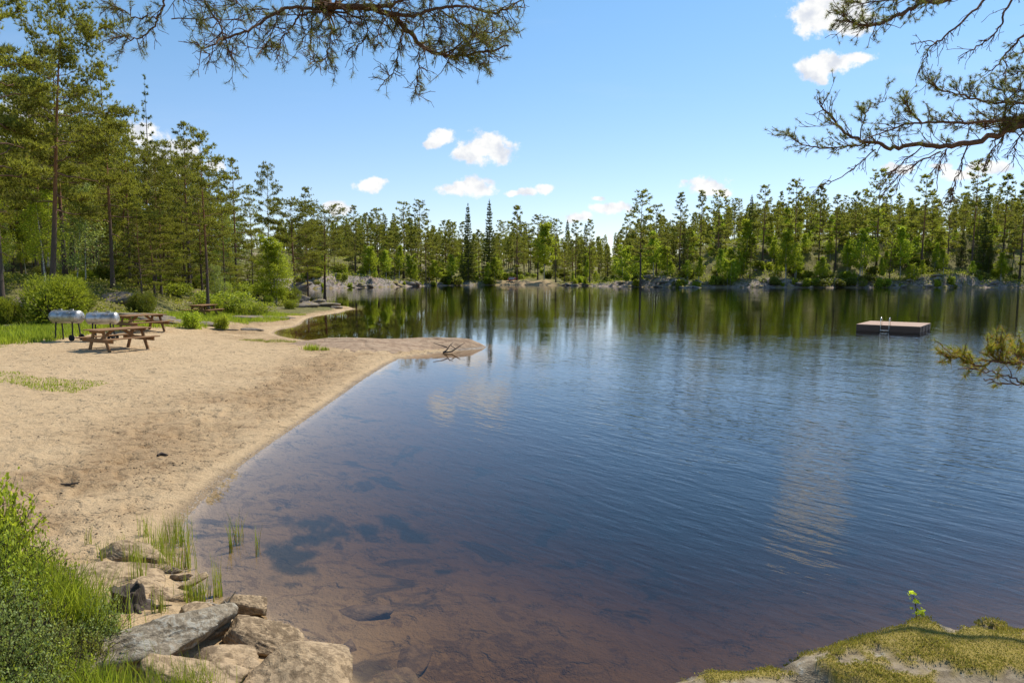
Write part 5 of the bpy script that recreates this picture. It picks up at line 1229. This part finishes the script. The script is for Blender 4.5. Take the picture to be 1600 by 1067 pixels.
tuft('grass_tuft', 487, 541, 26.3, 260, .26, .16, .018, 'round grass tuft on the sand left of the rock spit'); tuft('grass_tuft', 507, 542, 26.3, 110, .17, .08, .018, 'tiny grass tuft beside the round one at the rock spit')
# small birch sapling on the edge of the outcrop
b = Buf(); q = P(1430, 972, 3.32); R = seeded(88); st = [(0, 0, -.05), (.004, 0, .05), (-.006, 0, .10), (-.012, .01, .13)]; add_tube(b, st, [.003, .0025, .002, .001], 5)
add_tube(b, [(0, 0, 0), (.02, 0, .03), (.032, 0, .055)], [.002, .0018, .001], 4)
o = b.obj('stem', M['twig']); o.scale = (1.1, 1.1, 1.1); lf = Buf()
C = np.concatenate([np.array(st[1:])[R.integers(0, 3, 26)] + R.normal(0, .012, (26, 3)), np.array([(.03, 0, .045)]) + R.normal(0, .011, (16, 3)), np.array([(-.005, 0, .0)]) + R.normal(0, .012, (7, 3))]); leaves(lf, C * 1.1, .024, R, up=.2, aspect=.8)
sap = empty('birch_sapling', (q[0], 3.32, q[2]), 0, 'tiny birch sapling growing from the edge of the mossy outcrop', 'sapling'); o.parent = sap; lf.obj('foliage', M['birch'], sap)

# ---------------------------------------------------------------- ground cover that cannot be counted
R = seeded(600)
def field(name, n, xr, yr, cond, h, wid, mat_n, label, cat, lean=.5, polar=None, seg=2, kind='stuff', clump=0):
    if polar:
        px = R.uniform(polar[0], polar[1], n); Y = polar[2] * (polar[3] / polar[2]) ** R.random(n); x = (px - CX) / F_PX * Y; y = Y
    else: x = R.uniform(*xr, n); y = R.uniform(*yr, n)
    z, dl, df, near = terrain(x, y, True); k = cond(x, y, dl, df); x, y, z = x[k], y[k], z[k]; hh = h * (.6 + .8 * sm(fbm2(x, y, .5, 3, 71), -.4, .6))
    b = Buf(); grass_blades(b, x, y, z, hh, wid, R, lean, seg); o = b.obj(name, M[mat_n]); return tag(o, label, cat, kind=kind)
gn = lambda x, y, s, t: fbm2(x, y, s, 4, 72) > t
field('meadow_grass', 150000, (-34, -8), (24, 52), lambda x, y, dl, df: (df + fbm2(x, y, .5, 3, 73) > -4.2) & (df < 1.5) & (dl > .8) & (fbm2(x, y, .8, 3, 74) > -.45), .30, .026, 'grass', 'sunlit grass strip between the sand and the wood', 'grass')
field('meadow_grass', 90000, (-26, -8), (16.0, 28), lambda x, y, dl, df: ((np.abs((x + 13.2) * .25 + (y - 17.6)) + .7 * fbm2(x, y, .7, 3, 75) < .38) & (x > -15.4) & (x < -10.4)) | ((df > -5.2) & (df < -2.4) & (fbm2(x, y, .9, 3, 76) > .12)), .065, .018, 'grass', 'thin low grass patches on the open sand', 'grass')
field('meadow_grass', 16000, (-12, -6.5), (27.5, 31.8), lambda x, y, dl, df: (np.abs(y - 30.7 - .05 * x + .35 * fbm2(x, y, .6, 2, 77)) < .30) & (dl > .15), .09, .014, 'drygrass', 'thin line of grass along the crest of sand before the inlet', 'grass')
# leafy cover over the far hillside and under the left wood
def cover(name, n, polar, cond, leaf, hgt, mat_n, label, per=7, rad=.5):
    px = R.uniform(polar[0], polar[1], n); Y = polar[2] * (polar[3] / polar[2]) ** R.random(n); x = (px - CX) / F_PX * Y
    z, dl, df, near = terrain(x, Y, True); k = cond(x, Y, dl, df); c = np.stack([x[k], Y[k], z[k]], -1)
    c = np.repeat(c, per, 0); off = R.normal(0, 1, c.shape) * [rad, rad, 0]; c2 = c + off; c2[:, 2] += np.abs(R.normal(0, hgt, len(c)))
    b = Buf(); leaves(b, c2, leaf, R, up=.6); return tag(b.obj(name, M[mat_n]), label, 'ground cover', kind='stuff')
sh = np.vectorize(shore_depth)
cover('undergrowth', 26000, (440, 1750, 150, 290), lambda x, y, dl, df: (dl > 1.2) & (fbm2(x, y, .12, 4, 81) > -.10) & ~((np.abs((x / y * 1067 + 800) - 822) < 52) & (dl < 8)), .34, .30, 'heather', 'heather and low scrub covering the far hillside', 8, .7)
cover('undergrowth', 15000, (440, 1750, 150, 260), lambda x, y, dl, df: (dl > 1.0) & (fbm2(x, y, .15, 4, 82) > .0) & ~((np.abs((x / y * 1067 + 800) - 822) < 52) & (dl < 8)), .34, .45, 'bush', 'bright green scrub in patches on the far hillside', 9, .6)
cover('undergrowth', 16000, (-150, 520, 34, 130), lambda x, y, dl, df: (df > 1.0) & (fbm2(x, y, .3, 4, 83) > -.05), .15, .16, 'heather', 'bilberry and heather covering the floor of the left wood', 7, .35)
# the rest of the far wood, behind the single trees
def forest_mass(n, name, label, zonefn, seed):
    R_ = seeded(seed); b = Buf()
    T = []
    for _ in range(n):
        x, y, H = zonefn(R_); T.append((x, y, tz(x, y), H))
    for x, y, z, H in T:
        add_tube(b, [(x, y, z - .2), (x + R_.normal(0, .1), y, z + H * .5), (x + R_.normal(0, .2), y, z + H * .95)], [.16, .12, .03], 4)
        m = 230; t = R_.uniform(.25, 1, m) ** .8; rad = (1 - t) ** .7 * 2.4 * R_.uniform(.7, 1.2) + .15; a = np.round(R_.uniform(0, 6.28, m) * 1.6) / 1.6 + R_.normal(0, .25, m); rr = rad * R_.uniform(.2, 1, m) ** .6
        c = np.stack([x + rr * np.cos(a), y + rr * np.sin(a), z + H * t + R_.normal(0, .12, m)], -1)
        blades(b, c, np.stack([np.cos(a), np.sin(a), np.full(m, .5)], -1), 3, .75, .26, .6, R_, 1)
    return tag(b.obj(name, [M['bark'], M['needles']]), label, 'forest', kind='stuff')
def zf1(R_):
    px = R_.uniform(440, 1760); Y = shore_depth(px) + R_.uniform(45, 150); x = (px - CX) / F_PX * Y; H = R_.uniform(11, 17)
    H = min(H, max(6, P(px, skyline(px) + R_.uniform(10, 50), Y)[2] - tz(x, Y))); return x, Y, H
forest_mass(520, 'forest', 'continuous pine wood closing the view behind the far shore trees', zf1, 610)
def zf2(R_):
    while True:
        px = R_.uniform(-300, 520); Y = R_.uniform(75, 210); x = (px - CX) / F_PX * Y
        if float(sdist(np.array([x]), np.array([Y]), forest)[0]) > 16:
            H = R_.uniform(10, 17); return x, Y, min(H, max(5, P(px, float(np.interp(px, LSKY[:, 0], LSKY[:, 1])) + R_.uniform(25, 60), Y)[2] - tz(x, Y)))
forest_mass(170, 'forest', 'shaded depth of the wood far behind the beach', zf2, 611)
# gravel line, litter on the sand
def bits(name, n, dist_fn, size, flat, mat_n, label, cat, xr, yr):
    x = R.uniform(*xr, n); y = R.uniform(*yr, n); z, dl, df, near = terrain(x, y, True); k = dist_fn(x, y, dl, df); x, y, z = x[k], y[k], z[k]; m = len(x); s = size * R.uniform(.4, 1.3, m) ** 1.5
    o8 = np.array([(1,0,0),(0,1,0),(-1,0,0),(0,-1,0),(0,0,1),(0,0,-1)], float); fs = np.array([(0,1,4),(1,2,4),(2,3,4),(3,0,4),(1,0,5),(2,1,5),(3,2,5),(0,3,5)])
    V = o8[None] * np.stack([s * R.uniform(.6, 1.6, m), s, s * flat], -1)[:, None, :] + R.normal(0, .12, (m, 6, 3)) * s[:, None, None]
    a = R.uniform(0, 6.28, m); ca, sa = np.cos(a)[:, None], np.sin(a)[:, None]; V = np.stack([V[..., 0] * ca - V[..., 1] * sa, V[..., 0] * sa + V[..., 1] * ca, V[..., 2]], -1) + np.stack([x, y, z], -1)[:, None, :]
    b = Buf(); b.add(V.reshape(-1, 3), (fs[None] + np.arange(m)[:, None, None] * 6).reshape(-1, 3)); return tag(b.obj(name, M[mat_n]), label, cat, kind='stuff')
bits('gravel', 90000, lambda x, y, dl, df: (np.abs(dl - .04 - .05 * fbm2(x, y, 1.5, 2, 91)) < .09) & (y > 5), .011, .6, 'pebble', 'line of gravel along the waterline of the beach', 'gravel', (-6, -1), (5, 30))
bits('beach_litter', 34000, lambda x, y, dl, df: (dl > .3) & (df < -3) & (R.random(len(x)) < (.05 + .9 * np.exp(-((dl - 1.6) / 1.1) ** 2) * (fbm2(x, y, 1.1, 3, 92) > .1))), .014, .5, 'debris', 'dark scraps of bark and dug-up sand strewn over the beach', 'litter', (-16, -2), (6, 27))

# ---------------------------------------------------------------- pine limbs hanging into the picture
def cat_rom(p, k=5):
    p = np.asarray(p, float); q = np.concatenate([2 * p[:1] - p[1:2], p, 2 * p[-1:] - p[-2:-1]]); o = []
    for i in range(1, len(q) - 2):
        for s in range(k):
            t = s / k; o.append(.5 * ((2 * q[i]) + (q[i + 1] - q[i - 1]) * t + (2 * q[i - 1] - 5 * q[i] + 4 * q[i + 1] - q[i + 2]) * t * t + (3 * q[i] - q[i - 1] - 3 * q[i + 1] + q[i + 2]) * t ** 3))
    o.append(q[-2]); return np.array(o)
class Hang:
    def __init__(s, seed): s.R = seeded(seed); s.w = Buf(); s.nd = Buf(); s.C = []; s.D = []
    def limb(s, px, Y0, Y1, r0, r1, wob=.0, tip=False):
        n = len(px); Ys = np.linspace(Y0, Y1, n) + s.R.normal(0, .03, n); p = cat_rom([P(a, b, y) for (a, b), y in zip(px, Ys)])
        p[1:-1] += s.R.normal(0, .006, (len(p) - 2, 3)); add_tube(s.w, p, np.linspace(r0, r1, len(p)), 8 if r0 > .015 else 5)
        if tip: s.C.append(p[-1:]); s.D.append(unit(p[-1:] - p[-2:-1]))
        return p
    def twig(s, p0, d, L, r, lvl, down, needle):
        R = s.R; n = 6; u = np.linspace(0, 1, n); d = d / np.linalg.norm(d); side = unit(np.cross(d, R.normal(0, 1, 3)))
        p = p0 + L * (u[:, None] * d + (u ** 2)[:, None] * (np.array([0, 0, down]) + side * R.normal(0, .35))) + R.normal(0, .035 * L, (n, 3)) * u[:, None]
        add_tube(s.w, p, np.linspace(r, max(r * .35, .0018), n), 4)
        if lvl > 0:
            for q in range(R.integers(2, 5)):
                k = R.integers(1, n); dd = unit(p[min(k + 1, n - 1)] - p[k - 1]) + R.normal(0, .55, 3); s.twig(p[k], dd, L * R.uniform(.35, .65), r * .6, lvl - 1, down * .8, needle)
        if R.random() < needle:
            s.C.append(p[-1:]); s.D.append(unit(p[-1:] - p[-2:-1]))
            if R.random() < .5: s.C.append(p[-2:-1]); s.D.append(unit(p[-1:] - p[-2:-1]))
    def dress(s, p, n, L, down, needle, bias=(0, 0, 0), u0=.15, lvl=1, r=.0045, spread=.7):
        R = s.R
        for k in range(n):
            i = int(R.uniform(u0, 1) * (len(p) - 2)); t = unit(p[i + 1] - p[i]); d = t * R.uniform(.3, 1.0) + R.normal(0, spread, 3) * [1, .8, 1] + np.array(bias); s.twig(p[i], d, L * R.uniform(.5, 1.3), r, lvl, down, needle)
    def finish(s, name, root, nl=.055, nw=.0026, nb=30, spread=.75, nmat='needles_near', wmat='limb_near', back=.05):
        w = s.w.obj('branch', M[wmat], root, smooth=True)
        C = np.concatenate(s.C); D = np.concatenate(s.D); R = s.R
        C2 = np.repeat(C, 3, 0) - np.repeat(D, 3, 0) * R.uniform(0, back, (len(C) * 3, 1)); blades(s.nd, C2, np.repeat(D, 3, 0), nb // 3, nl, nw, spread, R)
        s.nd.obj('needles', M[nmat], root); return w
# pine standing behind the left shoulder of the photographer
A = Hang(701); rootA = empty('overhanging_pine', (0, 0, 0), 0, 'pine whose dark twiggy limbs hang into the top left of the picture', 'tree'); YA = 5.6
tkA = np.array([(-4.4, -.6, tz(-4.4, -.6) - .3), (-4.35, -.6, 2.5), (-4.2, -.5, 5), (-4.1, -.4, 7.5), (-4.0, -.4, 11)])
add_tube(A.w, cat_rom(tkA, 3), np.linspace(.24, .12, 13), 12)
M0 = P(492, -22, YA); cA = cat_rom([(-4.15, -.45, 6.6), (-3.4, 1.6, 7.1), (-2.4, 3.8, 6.7), tuple(M0), tuple(P(500, 8, YA))], 4); add_tube(A.w, cA, np.linspace(.095, .040, 17), 10); A.dress(cA, 34, .35, -.1, .8, lvl=2, u0=.3, r=.010)
LA = [([(500,17),(455,11),(408,34),(383,52),(349,60),(334,72),(316,75),(299,63)], .014, 12, .20, .5), ([(500,20),(473,22),(464,29),(455,45),(440,61),(428,79),(406,80)], .010, 12, .2, .5), ([(318,-12),(327,18),(343,34),(349,56),(358,79),(365,97)], .010, 14, .2, .6),
      ([(262,-12),(250,22),(239,45),(214,61),(190,57),(175,62)], .009, 9, .15, .7), ([(248,27),(230,28),(210,28),(185,13),(153,-2)], .007, 9, .14, .7), ([(268,30),(313,29),(365,31),(388,18)], .005, 7, .13, .6), ([(258,-14),(300,-25),(400,-35),(480,-30)], .016, 16, .3, .5),
      ([(497,15),(550,11),(605,21),(630,40),(657,70),(690,85),(725,87),(757,82),(795,72)], .028, 30, .24, .65), ([(605,21),(625,22),(652,25),(675,15),(712,11),(737,12),(775,20),(807,5),(828,-6)], .018, 22, .22, .75), ([(512,10),(590,10),(615,7),(645,-10)], .024, 10, .25, .5),
      ([(687,17),(712,32),(732,39),(757,32),(772,20)], .008, 10, .17, .8), ([(631,47),(622,75),(620,105),(602,125),(590,142)], .006, 8, .13, .35), ([(655,82),(654,112),(650,140),(656,156)], .005, 8, .12, .35), ([(510,15),(517,50),(510,87),(482,102)], .008, 14, .17, .6),
      ([(489,0),(487,50),(482,82)], .007, 9, .17, .45), ([(700,86),(728,62),(752,52),(790,48)], .007, 14, .15, .95), ([(690,85),(735,70),(770,60),(806,42)], .007, 14, .15, .95), ([(725,87),(750,98),(764,102)], .004, 5, .08, .8), ([(560,14),(575,50),(560,70),(545,75)], .006, 8, .14, .5),
      ([(440,12),(425,50),(400,90)], .006, 9, .15, .5), ([(420,15),(385,15),(350,-5)], .006, 9, .16, .5), ([(620,-12),(700,-14),(790,-20)], .014, 14, .2, .8), ([(605,22),(590,55),(600,75)], .005, 6, .12, .4), ([(660,30),(668,60),(672,80)], .005, 8, .12, .5), ([(685,20),(690,50),(685,72)], .005, 7, .12, .4)]
for k, (px, r, n, L, nd) in enumerate(LA):
    p = A.limb(px, YA + A.R.uniform(-.15, .15), YA + A.R.uniform(-.7, .7), r, max(.003, r * .22), tip=True)
    A.dress(p, int(n * 2.3), L * .8, -.10, nd * .8, bias=(0, 0, -.16), u0=.08, lvl=1, r=.0030 + r * .07, spread=.75)
A.finish('branch', rootA, nl=.052, nw=.0024, nb=21, spread=1.1)
# pine standing right of the photographer
B = Hang(702); rootB = empty('overhanging_pine', (0, 0, 0), 0, 'pine whose needle-tipped limb reaches in from the upper right edge', 'tree'); YB = 5.4
tkB = np.array([(7.3, 2.2, 1.0), (7.25, 2.3, 3.5), (7.1, 2.4, 6), (7.0, 2.4, 9), (6.9, 2.4, 12)]); add_tube(B.w, cat_rom(tkB, 3), np.linspace(.26, .12, 13), 12)
e1 = P(1625, 186, YB); cB = cat_rom([(7.2, 2.35, 4.0), (6.2, 3.6, 4.15), tuple(e1), tuple(P(1600, 195, YB))], 4); add_tube(B.w, cB, np.linspace(.075, .030, 13), 9); B.dress(cB, 40, .30, .1, .8, lvl=2, u0=.2, r=.008)
e2 = P(1720, -130, YB); add_tube(B.w, cat_rom([(7.1, 2.4, 5.2), (6.2, 3.6, 5.6), tuple(e2)], 4), np.linspace(.075, .04, 9), 9)
LB = [([(1625,186),(1600,195),(1569,207),(1524,222),(1479,228),(1428,226),(1392,231),(1368,223),(1332,216),(1305,189),(1287,171),(1281,159)], .026, 34, .20, .85, .25), ([(1368,223),(1344,226),(1299,231),(1260,228),(1236,213),(1230,204)], .008, 22, .14, .9, .2),
      ([(1620,180),(1600,184),(1554,189),(1500,192),(1440,192),(1395,200),(1344,222)], .016, 34, .18, .9, .3), ([(1620,168),(1600,162),(1545,159),(1500,147),(1470,141),(1446,120)], .010, 30, .15, .95, .35), ([(1440,192),(1420,170),(1415,150)], .006, 12, .12, .95, .3), ([(1344,222),(1352,178),(1368,165),(1385,153)], .005, 9, .12, .9, .3),
      ([(1368,234),(1335,264),(1299,285),(1280,290)], .005, 7, .10, .0, -.3), ([(1470,237),(1428,258),(1404,276),(1383,300)], .006, 13, .14, .05, -.4), ([(1512,228),(1500,264),(1488,300),(1491,315)], .006, 12, .14, .05, -.4), ([(1479,233),(1467,264),(1463,300)], .005, 9, .12, .05, -.4), ([(1560,210),(1548,240),(1540,262)], .005, 8, .12, .05, -.4), ([(1440,230),(1400,262),(1385,272)], .005, 10, .13, .05, -.35), ([(1600,205),(1585,235),(1583,262)], .005, 7, .12, .1, -.3),
      ([(1720,-130),(1494,-8),(1446,3),(1404,24),(1368,39),(1329,33),(1317,18)], .022, 38, .17, .8, -.1), ([(1446,0),(1400,-2),(1350,5),(1320,2)], .008, 22, .16, .85, 0), ([(1620,-60),(1536,3),(1500,39),(1464,66),(1446,87),(1437,114)], .011, 12, .16, .0, -.3), ([(1464,66),(1440,66),(1425,70)], .004, 4, .08, 0, -.2), ([(1620,-50),(1573,12),(1560,45),(1533,69),(1497,90)], .010, 9, .13, .0, -.3),
      ([(1640,20),(1600,57),(1572,84),(1554,108),(1539,114)], .011, 10, .13, .15, -.2), ([(1572,84),(1571,110),(1572,130)], .005, 4, .08, .1, -.2), ([(1640,70),(1600,80),(1580,84)], .007, 8, .10, .9, 0), ([(1640,110),(1600,112),(1570,122)], .007, 12, .12, .95, .2), ([(1620,140),(1575,140),(1545,135)], .006, 12, .12, .95, .3)]
for k, (px, r, n, L, nd, up) in enumerate(LB):
    p = B.limb(px, YB + B.R.uniform(-.1, .1), YB + B.R.uniform(-.5, .5), r, max(.0028, r * .2), tip=nd > .3)
    B.dress(p, int(n * 1.6), L * .72, up * .8, nd * .8, bias=(-.35, 0, up), u0=.08, lvl=1, r=.0022 + r * .06, spread=.55)
B.finish('branch', rootB, nl=.034, nw=.0021, nb=30, spread=1.6, back=.012)
# young pine at the right edge of the outcrop
Cn = Hang(703); rootC = empty('young_pine', (0, 0, 0), 0, 'low pine branch with green and orange needle tufts at the right edge over the water', 'tree'); YC = 3.1
add_tube(Cn.w, cat_rom([(3.9, 2.3, 1.2), (3.85, 2.35, 2.0), (3.75, 2.4, 2.8), (3.8, 2.4, 3.3)], 3), np.linspace(.035, .012, 10), 8); e3 = P(1640, 566, YC); cC = cat_rom([(3.84, 2.36, 2.2), (3.2, 2.8, 2.55), tuple(e3)], 4); add_tube(Cn.w, cC, np.linspace(.018, .010, 9), 6); Cn.dress(cC, 40, .13, .2, 1.0, lvl=1, u0=.1, r=.004)
for px, r, n, L, nd, up in [([(1640,566),(1600,568),(1566,567),(1525,569),(1499,558),(1476,557)], .008, 30, .07, 1.0, .35), ([(1600,600),(1578,590),(1560,585),(1537,580),(1497,576)], .004, 8, .06, .5, 0), ([(1566,567),(1545,548),(1560,535),(1574,524)], .004, 14, .05, 1.0, .4), ([(1610,570),(1590,555),(1596,540)], .004, 12, .06, 1.0, .4), ([(1640,600),(1600,600),(1558,598),(1537,591)], .004, 6, .06, .5, 0)]:
    p = Cn.limb(px, YC, YC + Cn.R.uniform(-.2, .2), r, .0022, tip=nd > .6); Cn.dress(p, int(n * 1.5), L, up * .5, nd, bias=(-.3, 0, up), lvl=0, r=.0022, spread=.5)
M['needles_young'] = leaf_mat('young_pine_needles', (0.16, 0.20, 0.02), (0.42, 0.42, 0.06), 0.5, dead=(0.30, (0.62, 0.27, 0.06)))
Cn.finish('branch', rootC, nl=.036, nw=.0024, nb=36, spread=.9, nmat='needles_young')
name_all()
